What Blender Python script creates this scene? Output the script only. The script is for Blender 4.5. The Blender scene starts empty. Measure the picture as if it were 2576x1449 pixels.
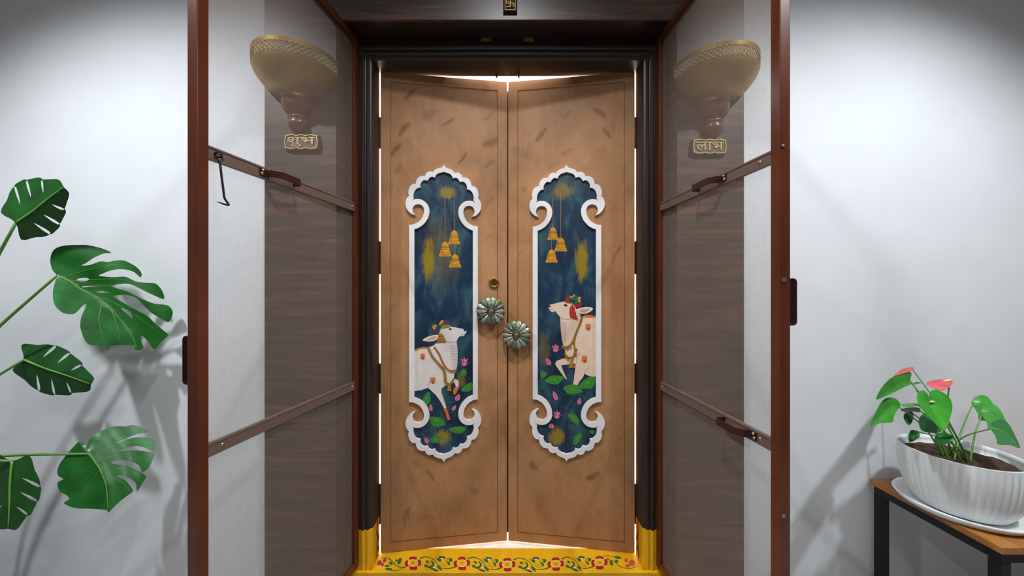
import bpy, bmesh, math, random
from mathutils import Vector, Matrix
from mathutils.geometry import tessellate_polygon, delaunay_2d_cdt

random.seed(7)
C = bpy.context.scene.collection
PI = math.pi
# ---------------------------------------------------------------- camera model
F, CX, CY = 880.0, 1277.0, 727.0          # focal length and vanishing point, pixels of the 2576x1449 frame
E = 1.175                                 # eye height (all "z" below are relative to the eye, then + E)
DP, DF, DW = 1.308, 1.403, 1.320          # cladding front, door-frame front, plaster wall front

cam_d = bpy.data.cameras.new('camera')
cam = bpy.data.objects.new('camera', cam_d); C.objects.link(cam)
cam.location = (0, 0, E); cam.rotation_euler = (PI/2, 0, 0)
cam_d.sensor_width = 36; cam_d.sensor_fit = 'HORIZONTAL'
cam_d.lens = F/2576*36
cam_d.shift_x = (1288-CX)/2576; cam_d.shift_y = (CY-724.5)/2576
cam_d.clip_start = 0.01
bpy.context.scene.camera = cam

def at(px, py, d):                        # a photo pixel, d metres in front of the eye
    return Vector(((px-CX)/F*d, d, E-(py-CY)/F*d))

# ---------------------------------------------------------------- materials
def lin(c):
    c = c/255.0
    return c/12.92 if c <= 0.04045 else ((c+0.055)/1.055)**2.4
def rgb(r, g, b): return (lin(r), lin(g), lin(b), 1)

class NT:
    def __init__(s, name):
        s.m = bpy.data.materials.new(name); s.m.use_nodes = True
        s.t = s.m.node_tree; s.n = s.t.nodes; s.l = s.t.links
        s.b = s.n['Principled BSDF']; s.out = s.n['Material Output']
    def add(s, kind, **kw):
        n = s.n.new(kind)
        for k, v in kw.items(): setattr(n, k, v)
        return n
    def link(s, a, b): s.l.new(a, b)
    def coords(s, scale=(1,1,1), rot=(0,0,0), loc=(0,0,0)):
        tc = s.add('ShaderNodeTexCoord'); mp = s.add('ShaderNodeMapping')
        s.link(tc.outputs['Object'], mp.inputs['Vector'])
        mp.inputs['Scale'].default_value = scale; mp.inputs['Rotation'].default_value = rot
        mp.inputs['Location'].default_value = loc
        return mp.outputs['Vector']
    def noise(s, vec, scale=5, detail=4, rough=0.55, dist=0):
        n = s.add('ShaderNodeTexNoise')
        n.inputs['Scale'].default_value = scale; n.inputs['Detail'].default_value = detail
        n.inputs['Roughness'].default_value = rough; n.inputs['Distortion'].default_value = dist
        s.link(vec, n.inputs['Vector']); return n.outputs['Fac']
    def ramp(s, fac, stops):
        r = s.add('ShaderNodeValToRGB'); e = r.color_ramp.elements
        while len(e) < len(stops): e.new(0.5)
        for el, (p, c) in zip(e, stops): el.position = p; el.color = c
        s.link(fac, r.inputs['Fac']); return r.outputs['Color']
    def math(s, op, a, b=None, clamp=False):
        n = s.add('ShaderNodeMath', operation=op, use_clamp=clamp)
        for i, v in enumerate((a, b)):
            if v is None: continue
            if isinstance(v, (int, float)): n.inputs[i].default_value = v
            else: s.link(v, n.inputs[i])
        return n.outputs[0]
    def mix(s, fac, a, b, blend='MIX'):
        n = s.add('ShaderNodeMix', data_type='RGBA', blend_type=blend)
        for sock, v in ((n.inputs[0], fac), (n.inputs[6], a), (n.inputs[7], b)):
            if isinstance(v, (int, float)): sock.default_value = v
            elif isinstance(v, tuple): sock.default_value = v
            else: s.link(v, sock)
        return n.outputs[2]
    def bump(s, h, strength=0.2, dist=0.002):
        n = s.add('ShaderNodeBump'); n.inputs['Strength'].default_value = strength
        n.inputs['Distance'].default_value = dist
        s.link(h, n.inputs['Height']); s.link(n.outputs['Normal'], s.b.inputs['Normal'])
    def set(s, color=None, rough=None, metal=None, spec=None):
        for k, v in (('Base Color', color), ('Roughness', rough), ('Metallic', metal), ('Specular IOR Level', spec)):
            if v is None: continue
            if isinstance(v, (int, float, tuple)): s.b.inputs[k].default_value = v
            else: s.link(v, s.b.inputs[k])
        return s.m

def plain(name, c, rough=0.6, metal=0, spec=0.5, var=0.12, scale=18, stretch=(1,1,1)):
    t = NT(name); v = t.coords(stretch)
    n = t.noise(v, scale, 3)
    a = tuple(x*(1-var) for x in c[:3])+(1,); b = tuple(min(1, x*(1+var)) for x in c[:3])+(1,)
    return t.set(t.ramp(n, [(0.3, a), (0.7, b)]), rough, metal, spec)

M = {}
# white plaster wall
t = NT('white_plaster'); v = t.coords()
n1 = t.noise(v, 3, 4); n2 = t.noise(v, 90, 3)
t.set(t.ramp(n1, [(0.3, rgb(222,224,227)), (0.7, rgb(230,232,235))]), 0.7, 0, 0.3)
t.bump(n2, 0.06, 0.001); M['wall'] = t.m
M['lobby_grey'] = plain('lobby_grey_paint', rgb(120,120,120), 0.7)
M['ceiling'] = plain('ceiling_paint', rgb(225,226,228), 0.8)
M['floor'] = plain('stone_floor', rgb(150,145,138), 0.35, scale=6)
M['inner_white'] = plain('interior_white', rgb(235,232,228), 0.8)
# dark wood laminate, grain running across
t = NT('dark_laminate'); v = t.coords((1.2, 1, 16))
n1 = t.noise(v, 2.2, 6, 0.6, 0.6); v2 = t.coords((3, 1, 120)); n2 = t.noise(v2, 3, 3)
c = t.ramp(n1, [(0.25, rgb(42,36,37)), (0.5, rgb(70,54,47)), (0.72, rgb(118,80,54))])
c = t.mix(t.math('MULTIPLY', n2, 0.35), c, rgb(44,36,35))
t.set(c, 0.42, 0, 0.5); t.bump(n2, 0.05, 0.001); M['laminate'] = t.m
# darker door-frame wood, grain upright
t = NT('dark_frame_wood'); v = t.coords((30, 30, 1.5)); n1 = t.noise(v, 2.0, 5, 0.6, 0.3)
c = t.ramp(n1, [(0.3, rgb(26,19,17)), (0.7, rgb(54,38,30))])
t.set(c, 0.36, 0, 0.5); M['frame'] = t.m
t = NT('dark_head_wood'); v = t.coords((1.5, 30, 30)); n1 = t.noise(v, 2.0, 5, 0.6, 0.3)
c = t.ramp(n1, [(0.3, rgb(26,19,17)), (0.7, rgb(52,36,29))])
t.set(c, 0.36, 0, 0.5); M['frame_head'] = t.m
# red-brown enamel of the screen doors
t = NT('redbrown_enamel'); v = t.coords((1,1,0.4)); n1 = t.noise(v, 12, 4); v2 = t.coords(); n2 = t.noise(v2, 160, 2)
c = t.ramp(n1, [(0.3, rgb(76,34,20)), (0.7, rgb(98,46,25))])
chips = t.ramp(n2, [(0.76, (0,0,0,1)), (0.79, (1,1,1,1))])
c = t.mix(chips, c, rgb(160,120,100))
t.set(c, 0.28, 0, 0.5); M['enamel'] = t.m
M['bar'] = plain('brown_aluminium', rgb(112,92,82), 0.42, 0.25, scale=60, stretch=(6,6,1))
M['maroon'] = plain('maroon_metal', rgb(58,24,22), 0.3, 0.2)
M['dark_metal'] = plain('dark_iron', rgb(58,44,44), 0.4, 0.6)
M['black'] = plain('black_metal', rgb(22,22,24), 0.45, 0.3)
M['steel'] = plain('steel_screw', rgb(170,160,140), 0.3, 0.9)
M['brass'] = plain('aged_brass', rgb(176,138,72), 0.32, 0.85)
M['plaque_dark'] = plain('plaque_dark', rgb(46,36,32), 0.9, 0, 0.1)
M['matte_gold'] = plain('matte_gold', rgb(176,142,80), 0.6, 0.2)
M['gold'] = plain('antique_gold', rgb(196,166,110), 0.4, 0.7)
M['rim_gold'] = plain('dull_brass_bowl', rgb(158,126,50), 0.42, 0.5, scale=10)
M['stem_wood'] = plain('turned_brown_wood', rgb(104,58,42), 0.25, 0, 0.5, scale=30, stretch=(4,4,1))
M['plaque_wood'] = plain('plaque_wood', rgb(92,76,66), 0.5)
t = NT('opal_liner'); di = t.add('ShaderNodeBsdfDiffuse'); tl = t.add('ShaderNodeBsdfTranslucent'); mx = t.add('ShaderNodeMixShader')
nl = t.ramp(t.noise(t.coords(), 20, 2), [(0.3, rgb(222,220,206)), (0.7, rgb(240,238,228))])
t.link(nl, di.inputs['Color']); t.link(nl, tl.inputs['Color']); mx.inputs[0].default_value = .5
t.link(di.outputs[0], mx.inputs[1]); t.link(tl.outputs[0], mx.inputs[2]); t.link(mx.outputs[0], t.out.inputs['Surface']); M['opal'] = t.m
# fine fly mesh
t = NT('fly_mesh'); va = t.coords((60, 60, 700)); vb = t.coords((900, 900, 6))
na = t.noise(va, 1.0, 2); nb = t.noise(vb, 1.0, 2); vc = t.coords((1,1,1)); ncl = t.noise(vc, 4, 3)
f = t.math('ADD', t.math('MULTIPLY', na, 0.13), t.math('MULTIPLY', nb, 0.12))
f = t.math('ADD', f, t.math('MULTIPLY', ncl, 0.06))
geo = t.add('ShaderNodeNewGeometry'); dt = t.add('ShaderNodeVectorMath', operation='DOT_PRODUCT')   # threads close up at a slant
t.link(geo.outputs['Incoming'], dt.inputs[0]); t.link(geo.outputs['Normal'], dt.inputs[1])
f = t.math('DIVIDE', t.math('ADD', f, 0.072), t.math('ADD', t.math('ABSOLUTE', dt.outputs['Value']), 0.05), True)
tr = t.add('ShaderNodeBsdfTransparent'); mx = t.add('ShaderNodeMixShader')
t.set(rgb(140,124,114), 0.55, 0, 0.5)
t.link(f, mx.inputs[0]); t.link(tr.outputs[0], mx.inputs[1]); t.link(t.b.outputs[0], mx.inputs[2])
t.link(mx.outputs[0], t.out.inputs['Surface']); M['mesh'] = t.m
# copper brown brushed paint of the door leaves
t = NT('brushed_copper_paint'); v = t.coords((1,1,1))
n1 = t.noise(v, 3.5, 5, 0.6, 0.8)
c = t.ramp(n1, [(0.28, rgb(150,110,72)), (0.5, rgb(175,124,80)), (0.72, rgb(186,138,97))])
vs = t.coords((14, 1, 3.2), (0, 0.75, 0)); ns = t.noise(vs, 3.0, 4, 0.6, 0.5)
c = t.mix(t.math('MULTIPLY', t.ramp(ns, [(0.5, (0,0,0,1)), (0.8, (1,1,1,1))]), 0.35), c, rgb(205,158,116))
vb = t.coords((9, 1, 3.4), (0, -0.6, 0)); vo = t.add('ShaderNodeTexVoronoi'); vo.inputs['Scale'].default_value = 1.25
wob = t.noise(t.coords((6,1,6)), 3, 3); mv = t.add('ShaderNodeVectorMath', operation='ADD')
t.link(vb, mv.inputs[0]); cx = t.add('ShaderNodeCombineXYZ'); t.link(t.math('MULTIPLY', wob, 0.9), cx.inputs[0]); t.link(wob, cx.inputs[2])
t.link(cx.outputs[0], mv.inputs[1]); t.link(mv.outputs[0], vo.inputs['Vector'])
bl = t.ramp(vo.outputs['Distance'], [(0.12, (1,1,1,1)), (0.42, (0,0,0,1))])
pick = t.ramp(t.math('FRACT', t.math('MULTIPLY', vo.outputs['Color'], 1.0)), [(0.30, (0,0,0,1)), (0.42, (1,1,1,1))])
bl = t.math('MULTIPLY', t.math('MULTIPLY', bl, pick), t.math('MULTIPLY', ns, 1.7))
c = t.mix(t.math('MULTIPLY', bl, 0.22, True), c, rgb(112,86,62))
t.set(c, 0.5, 0, 0.35); t.bump(ns, 0.06, 0.001); M['copper'] = t.m
t = NT('brush_mark_paint'); ca = t.add('ShaderNodeVertexColor', layer_name='paint_amount')
nz = t.noise(t.coords((30,1,30)), 3, 4, 0.6); tr = t.add('ShaderNodeBsdfTransparent'); mx = t.add('ShaderNodeMixShader')
sp = t.add('ShaderNodeSeparateColor'); t.link(ca.outputs['Color'], sp.inputs[0])
t.set(rgb(92,72,52), 0.55, 0, 0.3)
t.link(t.math('MULTIPLY', sp.outputs[0], t.math('MULTIPLY', nz, 1.25), True), mx.inputs[0]); t.link(tr.outputs[0], mx.inputs[1]); t.link(t.b.outputs[0], mx.inputs[2])
t.link(mx.outputs[0], t.out.inputs['Surface']); M['brush'] = t.m
M['groove'] = plain('groove_brown', rgb(98,60,36), 0.6)
M['leaf_edge'] = plain('door_edge_brown', rgb(44,28,20), 0.6)
M['white_paint'] = plain('white_carved_frame', rgb(236,230,230), 0.45, var=0.03)
M['dk_bronze'] = plain('dark_bronze', rgb(92,74,36), 0.38, 0.6)

def deep_blue(name, smears):
    t = NT(name); v = t.coords((1,1,0.45)); n1 = t.noise(v, 14, 5, 0.65, 0.6)
    c = t.ramp(n1, [(0.28, rgb(10,24,44)), (0.5, rgb(24,52,76)), (0.72, rgb(62,96,102))])
    vv = t.coords((60,1,5)); ns = t.noise(vv, 2, 3)
    tc = t.add('ShaderNodeTexCoord')
    nn = t.noise(t.coords((1,1,0.7)), 26, 4, 0.65)
    for (u, z, ru, rz, k) in smears:
        s = t.add('ShaderNodeVectorMath', operation='SUBTRACT'); t.link(tc.outputs['Object'], s.inputs[0]); s.inputs[1].default_value = (u, 0, z)
        d = t.add('ShaderNodeVectorMath', operation='MULTIPLY'); t.link(s.outputs[0], d.inputs[0]); d.inputs[1].default_value = (1/ru, 0, 1/rz)
        ln = t.add('ShaderNodeVectorMath', operation='LENGTH'); t.link(d.outputs[0], ln.inputs[0])
        w = t.math('SUBTRACT', 1.0, ln.outputs['Value'], True)
        w = t.math('MULTIPLY', t.math('SUBTRACT', t.math('ADD', t.math('MULTIPLY', w, .95), t.math('MULTIPLY', t.math('ADD', nn, ns), .62)), 0.98), 3.2, True)
        c = t.mix(t.math('MULTIPLY', w, k, True), c, rgb(150,124,22))
    return t.set(c, 0.45, 0, 0.4)

def paint(name, r, g, b, rough=0.5): M[name] = plain(name, rgb(r,g,b), rough, var=0.06, scale=40)
paint('cow_white', 226,214,206); paint('cow_cream', 232,200,176); paint('ear_pink', 214,158,128); paint('ink', 20,22,30)
paint('cow_orange', 226,110,28); paint('red', 168,28,30); paint('gold_paint', 172,122,36); paint('gold_dark', 108,66,18)
paint('purple', 84,52,84); paint('teal', 22,84,92); paint('green_dark', 22,88,50); paint('pink', 222,120,150)
paint('pink_dark', 196,76,112); paint('pad_green', 46,132,40); paint('pad_light', 120,170,80); paint('vine', 44,108,84)
paint('bell_gold', 214,148,34); paint('bell_dark', 128,76,16); paint('line_grey', 150,132,124); paint('yellow', 238,178,10, 0.35)
paint('scroll_red', 172,22,36); paint('scroll_green', 26,104,52); paint('scroll_blue', 44,62,84); paint('scroll_white', 232,220,190)
paint('scroll_brown', 128,72,22); paint('faded_red', 190,84,30); paint('turban_green', 26,104,66)
# plants
def leafmat(name, a, b, rough=0.3):
    t = NT(name); v = t.coords(); n1 = t.noise(v, 16, 4)
    t.set(t.ramp(n1, [(0.3, rgb(*a)), (0.7, rgb(*b))]), rough, 0, 0.5)
    n2 = t.noise(v, 60, 3); t.bump(n2, 0.08, 0.002); return t.m
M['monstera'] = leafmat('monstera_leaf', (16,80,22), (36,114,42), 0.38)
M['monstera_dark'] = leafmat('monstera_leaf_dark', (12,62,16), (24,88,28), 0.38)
M['rib'] = plain('leaf_rib', rgb(104,156,66), 0.45)
M['petiole'] = plain('leaf_stalk', rgb(88,138,58), 0.45)
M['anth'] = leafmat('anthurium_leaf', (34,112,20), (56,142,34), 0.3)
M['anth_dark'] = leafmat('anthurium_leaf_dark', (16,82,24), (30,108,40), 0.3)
M['spathe'] = leafmat('red_spathe', (176,42,52), (208,76,82), 0.3)
M['spadix'] = plain('spadix', rgb(226,196,140), 0.5)
M['ceramic'] = plain('white_ceramic', rgb(226,228,228), 0.22, var=0.02)
M['soil'] = plain('dark_soil', rgb(62,40,26), 0.95, var=0.5, scale=120)
t = NT('brown_tabletop'); v = t.coords((14,2,14)); n1 = t.noise(v, 3, 5, 0.6, 0.6)
t.set(t.ramp(n1, [(0.3, rgb(124,78,36)), (0.7, rgb(178,118,58))]), 0.4, 0, 0.4); M['table_wood'] = t.m
M['pot_dark'] = plain('grey_planter', rgb(90,90,92), 0.6)
# shell inlay of the knobs
for i, c in enumerate(((150,160,140), (100,110,100), (150,136,120), (118,122,92), (96,104,104))):
    M['shell%d' % i] = plain('shell_inlay_%d' % i, rgb(*c), 0.36, 0.2, var=0.6, scale=150)

# ---------------------------------------------------------------- mesh helpers
def link(name, bm, mats, parent=None, smooth=False, bevel=0, solid=0, recalc=True):
    if recalc: bmesh.ops.recalc_face_normals(bm, faces=bm.faces[:])
    me = bpy.data.meshes.new(name); bm.to_mesh(me); bm.free()
    for m in (mats if isinstance(mats, (list, tuple)) else [mats]): me.materials.append(M[m] if isinstance(m, str) else m)
    if smooth:
        me.shade_smooth()
    o = bpy.data.objects.new(name, me); C.objects.link(o)
    if parent: o.parent = parent
    if solid:
        md = o.modifiers.new('solid', 'SOLIDIFY'); md.thickness = solid; md.offset = 0
        if smooth: md = o.modifiers.new('split', 'EDGE_SPLIT'); md.split_angle = 0.9
    if bevel:
        md = o.modifiers.new('bevel', 'BEVEL'); md.width = bevel; md.segments = 2; md.limit_method = 'ANGLE'; md.angle_limit = 0.6
    return o
def box(bm, x0, x1, y0, y1, z0, z1, mat=0):
    vs = [bm.verts.new((x, y, z)) for x in (x0, x1) for y in (y0, y1) for z in (z0, z1)]
    for f in ((0,1,3,2), (4,6,7,5), (0,4,5,1), (2,3,7,6), (0,2,6,4), (1,5,7,3)):
        bm.faces.new([vs[i] for i in f]).material_index = mat
def boxobj(name, dims, mat, parent=None, bevel=0.0015):
    bm = bmesh.new(); box(bm, *dims); return link(name, bm, mat, parent, bevel=bevel)
def tube(bm, pts, r, n=10, mat=0, cap=True):
    pts = [Vector(p) for p in pts]; rs = r if isinstance(r, (list, tuple)) else [r]*len(pts)
    rings = []; up = None
    for i, p in enumerate(pts):
        d = (pts[min(i+1, len(pts)-1)]-pts[max(i-1, 0)]).normalized()
        if up is None:
            up = Vector((0,0,1)) if abs(d.z) < 0.9 else Vector((1,0,0))
        a = d.cross(up)
        if a.length < 1e-5: a = d.cross(Vector((0,1,0)))
        a.normalize(); b = a.cross(d).normalized(); up = b
        rings.append([bm.verts.new(p+(a*math.cos(2*PI*k/n)+b*math.sin(2*PI*k/n))*rs[i]) for k in range(n)])
    for q, w in zip(rings, rings[1:]):
        for k in range(n): bm.faces.new((q[k], q[(k+1)%n], w[(k+1)%n], w[k])).material_index = mat
    if cap:
        bm.faces.new(rings[0]).material_index = mat; bm.faces.new(rings[-1][::-1]).material_index = mat
def lathe(bm, prof, c=(0,0,0), a0=0, a1=2*PI, n=48, mat=0, axis='z', mod=None):
    full = abs(a1-a0-2*PI) < 1e-6; cols = []
    for k in range(n if full else n+1):
        a = a0+(a1-a0)*k/n; col = []
        for (r, h) in prof:
            rr = r*(mod(a, h) if mod else 1)
            p = (rr*math.cos(a), rr*math.sin(a), h) if axis == 'z' else (rr*math.cos(a), -h, rr*math.sin(a))
            col.append(bm.verts.new(Vector(c)+Vector(p)))
        cols.append(col)
    m = len(cols)
    for k in range(m if full else m-1):
        q, w = cols[k], cols[(k+1) % m]
        for i in range(len(prof)-1): bm.faces.new((q[i], w[i], w[i+1], q[i+1])).material_index = mat
    return cols
def spline(pts, per=6, closed=False):
    P = [Vector(p) for p in pts]; n = len(P); out = []
    rng = range(n) if closed else range(n-1)
    for i in rng:
        g = lambda j: P[j % n] if closed else P[max(0, min(n-1, j))]
        a, b, c, d = g(i-1), g(i), g(i+1), g(i+2)
        for k in range(per):
            t = k/per
            out.append(0.5*((2*b)+(c-a)*t+(2*a-5*b+4*c-d)*t*t+(3*b-3*c+d-a)*t**3))
    if not closed: out.append(P[-1])
    return out
def thing(name, label, cat, loc=(0,0,0), rz=0, group=None):
    o = bpy.data.objects.new(name, None); C.objects.link(o); o.empty_display_size = 0.05
    o.location = loc; o.rotation_euler = (0, 0, rz); tag(o, label, cat, group); return o
def tag(o, label, cat, group=None):
    o['label'] = label; o['category'] = cat; o['kind'] = 'thing'
    if group: o['group'] = group
    return o
def struct(o, label, cat):
    o['kind'] = 'structure'; o['label'] = label; o['category'] = cat; return o

# flat painted shapes: 2-D polygons and strokes laid on a plane through fn(p, layer) -> 3-D point
class Paint:
    def __init__(s, fn, mats): s.bm = bmesh.new(); s.fn = fn; s.mats = mats; s.k = 0
    def idx(s, m):
        if m not in s.mats: s.mats.append(m)
        return s.mats.index(m)
    def poly(s, pts, mat, layer=None, smooth=0, holes=()):
        if layer is None: s.k += 1; layer = s.k
        if smooth: pts = spline([Vector((p[0], p[1])) for p in pts], smooth, True)
        loops = [[Vector((p[0], p[1], 0)) for p in pts]]+[[Vector((p[0], p[1], 0)) for p in h] for h in holes]
        flat = [p for l in loops for p in l]; i = s.idx(mat)
        vs = [s.bm.verts.new(s.fn(p, layer)) for p in flat]
        for tr in tessellate_polygon(loops):
            try: s.bm.faces.new([vs[j] for j in tr]).material_index = i
            except ValueError: pass
    def stroke(s, pts, w, mat, layer=None, smooth=5):
        if layer is None: s.k += 1; layer = s.k
        P = spline([Vector((p[0], p[1])) for p in pts], smooth) if smooth else [Vector((p[0], p[1])) for p in pts]
        n = len(P); ws = w if callable(w) else (lambda t: w); i = s.idx(mat); prev = None
        for j, p in enumerate(P):
            d = P[min(j+1, n-1)]-P[max(j-1, 0)]
            if d.length < 1e-9: continue
            q = Vector((-d.y, d.x)).normalized()*ws(j/(n-1))*0.5
            cur = (s.bm.verts.new(s.fn(p+q, layer)), s.bm.verts.new(s.fn(p-q, layer)))
            if prev: s.bm.faces.new((prev[0], prev[1], cur[1], cur[0])).material_index = i
            prev = cur
    def ell(s, c, rx, ry, mat, rot=0, layer=None, n=18):
        cr, sr = math.cos(rot), math.sin(rot)
        s.poly([(c[0]+rx*math.cos(a)*cr-ry*math.sin(a)*sr, c[1]+rx*math.cos(a)*sr+ry*math.sin(a)*cr) for a in (2*PI*k/n for k in range(n))], mat, layer)
    def done(s, name, parent, face=None):
        me = bpy.data.meshes.new(name)
        s.bm.normal_update()
        if face is not None:
            for f in s.bm.faces:
                if f.normal.dot(face) < 0: f.normal_flip()
        s.bm.to_mesh(me); s.bm.free()
        for m in s.mats: me.materials.append(M[m])
        o = bpy.data.objects.new(name, me); C.objects.link(o); o.parent = parent; return o

# ================================================================ THE ROOM
def wallbox(name, boxes, mat, label, cat):
    bm = bmesh.new()
    for b in boxes: box(bm, *b)
    return struct(link(name, bm, mat), label, cat)
CEIL = 2.95
wallbox('wall_back', [(-2.35,-0.652,DW,1.5,0,CEIL), (0.652,2.35,DW,1.5,0,CEIL), (-0.652,0.652,DW,1.5,E+1.035,CEIL)], 'wall', 'white plastered wall around the entrance', 'wall')
wallbox('wall_left', [(-2.45,-2.35,-2.2,1.5,0,CEIL)], 'lobby_grey', 'grey wall on the left of the lobby', 'wall')
wallbox('wall_right', [(2.35,2.45,-2.2,1.5,0,CEIL)], 'lobby_grey', 'grey wall on the right of the lobby', 'wall')
wallbox('wall_front', [(-2.45,2.45,-2.3,-2.2,0,CEIL)], 'lobby_grey', 'grey wall behind the viewer', 'wall')
wallbox('floor', [(-2.45,2.45,-2.3,1.5,-0.1,0)], 'floor', 'pale stone lobby floor', 'floor')
wallbox('ceiling', [(-2.45,2.45,-2.3,1.5,CEIL,CEIL+0.1)], 'ceiling', 'white lobby ceiling', 'ceiling')
SILL = -1.125                                             # sill top, relative to the eye
wallbox('floor_interior', [(-1.8,1.8,1.5,4.2,-0.1,E+SILL-0.012)], 'inner_white', 'white floor of the room behind the painted doors', 'floor')
wallbox('wall_interior', [(-1.9,-1.8,1.5,4.2,0,2.7), (1.8,1.9,1.5,4.2,0,2.7), (-1.9,1.9,4.2,4.3,0,2.7)], 'inner_white', 'bright white walls behind the painted doors', 'wall')
wallbox('ceiling_interior', [(-1.9,1.9,1.5,4.3,2.7,2.8)], 'inner_white', 'white ceiling behind the painted doors', 'ceiling')

# dark wood cladding round the opening, and the lining of the reveal
LE, RE = -0.641, 0.633
bm = bmesh.new(); box(bm, -0.909, LE, DP, DW, 0, CEIL); box(bm, LE-0.008, LE, DW, DF, 0.0, E+1.0067)
struct(link('trim_1', bm, 'laminate', bevel=0.001), 'dark wood cladding strip left of the entrance', 'wall panel')
bm = bmesh.new(); box(bm, RE, 0.884, DP, DW, 0, CEIL); box(bm, RE, RE+0.008, DW, DF, 0.0, E+1.0067)
struct(link('trim_2', bm, 'laminate', bevel=0.001), 'dark wood cladding strip right of the entrance', 'wall panel')
bm = bmesh.new(); box(bm, LE, RE, DP, DW, E+1.0067, CEIL)
struct(link('trim_3', bm, 'laminate', bevel=0.001), 'dark wood cladding above the entrance', 'wall panel')
bm = bmesh.new(); box(bm, LE, RE, DW, DF, E+1.0067, E+1.02)
struct(link('trim_4', bm, 'frame_head', bevel=0.001), 'dark underside of the entrance reveal', 'trim')

# moulded door frame (jambs, head, yellow painted feet)
PROF = [(.652,1.403), (.586,1.403), (.585,1.3975), (.582,1.3955), (.577,1.3955), (.574,1.398), (.573,1.404), (.570,1.4055),
        (.568,1.402), (.564,1.3995), (.559,1.3995), (.556,1.402), (.5555,1.408), (.552,1.4095), (.549,1.411), (.546,1.414), (.5440,1.417)]
def top_of(L): return E+.928+(L-.546)
frame = thing('door_frame', '', 'door frame')
for k in ('label', 'category'): del frame[k]
frame.name = 'trim_5'; struct(frame, 'moulded dark wood frame of the painted double door', 'door frame')
def jamb(sgn, z0, z1, mat, name):
    prof = PROF+[(.5440,1.484), (.652,1.484)]
    bm = bmesh.new(); lo = []; hi = []
    for (L, y) in prof:
        lo.append(bm.verts.new((sgn*L, y, z0))); hi.append(bm.verts.new((sgn*L, y, z1 if z1 is not None else top_of(L))))
    n = len(prof)
    for i in range(n): bm.faces.new((lo[i], lo[(i+1)%n], hi[(i+1)%n], hi[i]))
    bm.faces.new(lo); bm.faces.new(hi[::-1])
    return link(name, bm, mat, frame)
YT = E-0.965
for s in (-1, 1):
    jamb(s, YT, None, 'frame', 'jamb')
    foot = jamb(s, 0.0, YT, 'yellow', 'painted_jamb_foot'); foot['label'] = 'yellow painted foot of the jamb'
    fn = lambda p, k, s=s: Vector((s*(.5440-0.0003*k), p[0], E+p[1]))
    P = Paint(fn, [])
    for (y, z, ry, rz, m, rot) in ((1.462,-.985,.008,.022,'red',.1), (1.455,-1.005,.006,.02,'faded_red',-.2), (1.462,-1.03,.007,.024,'red',0), (1.47,-1.045,.008,.014,'purple',.2),
                                   (1.458,-1.07,.006,.022,'scroll_green',-.2), (1.466,-1.085,.006,.018,'scroll_green',.3), (1.45,-1.10,.006,.014,'red',0)):
        P.ell((y, z), ry, rz, m, rot)
    P.done('painted_flowers', foot, Vector((-s, 0, 0)))
prof = PROF+[(.5440,1.522), (.652,1.522)]
bm = bmesh.new(); lo = []; hi = []
for (L, y) in prof:
    lo.append(bm.verts.new((-L, y, top_of(L)))); hi.append(bm.verts.new((L, y, top_of(L))))
n = len(prof)
for i in range(n): bm.faces.new((lo[i], lo[(i+1)%n], hi[(i+1)%n], hi[i]))
bm.faces.new(lo); bm.faces.new(hi[::-1])
link('head', bm, 'frame_head', frame)
for px in (1223, 1329):                                   # small latches under the reveal
    c = at(px, 100, DF); bm = bmesh.new()
    box(bm, c.x-.022, c.x+.022, DF-.006, DF, c.z-.008, c.z+.007)
    box(bm, c.x-.013, c.x+.013, DF-.011, DF-.006, c.z-.005, c.z+.003)
    link('catch', bm, 'brass', frame, bevel=.001)
for px in (1249, 1305):
    c = at(px, 189, 1.5); bm = bmesh.new(); box(bm, c.x-.004, c.x+.004, 1.507, 1.515, E+.914, E+.9265)
    link('stop_peg', bm, 'dk_bronze', frame)

# ================================================================ YELLOW THRESHOLD
thr = thing('painted_threshold', 'yellow threshold board painted with red flowers and green scrolls under the double door', 'threshold', (0, 1.388, 0))
bm = bmesh.new(); box(bm, -.5455, .5455, 0.0145, .132, 0, E+SILL); box(bm, -.640, .632, 0.0, .0145, 0, E+SILL)
link('board', bm, 'yellow', thr, bevel=.002)
def sill_fn(p, k):
    d = F*(-SILL)/(p[1]-CY)
    return Vector(((p[0]-CX)/F*d, d-1.388, E+SILL+.00008*k+.0002))
def zp(x, y): return (890+x/6.44, 1280+y/6.44)
UPV = Vector((0,0,1))
def sflower(cx, cy, faded=False):
    P = Paint(sill_fn, []); red = 'faded_red' if faded else 'scroll_red'
    for (dx, dy, rx, ry, rot) in ((0,-12,10,6,0), (15,-1,9,7,.2), (1,12,10,7,0), (-15,1,9,7,-.2)):
        P.ell((cx+dx-rx*.38*(abs(dx) < 5), cy+dy-(ry*.35 if abs(dx) > 5 else 0)), rx*.62, ry*.75, red, rot)
        P.ell((cx+dx+rx*.38*(abs(dx) < 5), cy+dy+(ry*.35 if abs(dx) > 5 else 0)), rx*.62, ry*.75, red, rot)
        P.poly([(cx+dx*1.0-(5 if abs(dx) < 5 else 0), cy+dy-(4 if abs(dx) > 5 else 0)), (cx+dx*1.45, cy+dy*1.5), (cx+dx+(5 if abs(dx) < 5 else 0), cy+dy+(4 if abs(dx) > 5 else 0))], red)
    P.ell((cx, cy), 13, 9.5, 'scroll_white'); P.ell((cx, cy), 11.5, 8.3, 'yellow')
    P.ell((cx, cy), 3.0, 2.4, 'scroll_brown'); P.ell((cx, cy-.3), 1.6, 1.2, 'yellow')
    P.done('painted_flower', thr, UPV)
FL = [(1039,1417), (1162,1417.5), (1276,1420.5), (1398,1419), (1508,1415.5)]
for c in FL: sflower(*c)
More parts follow.
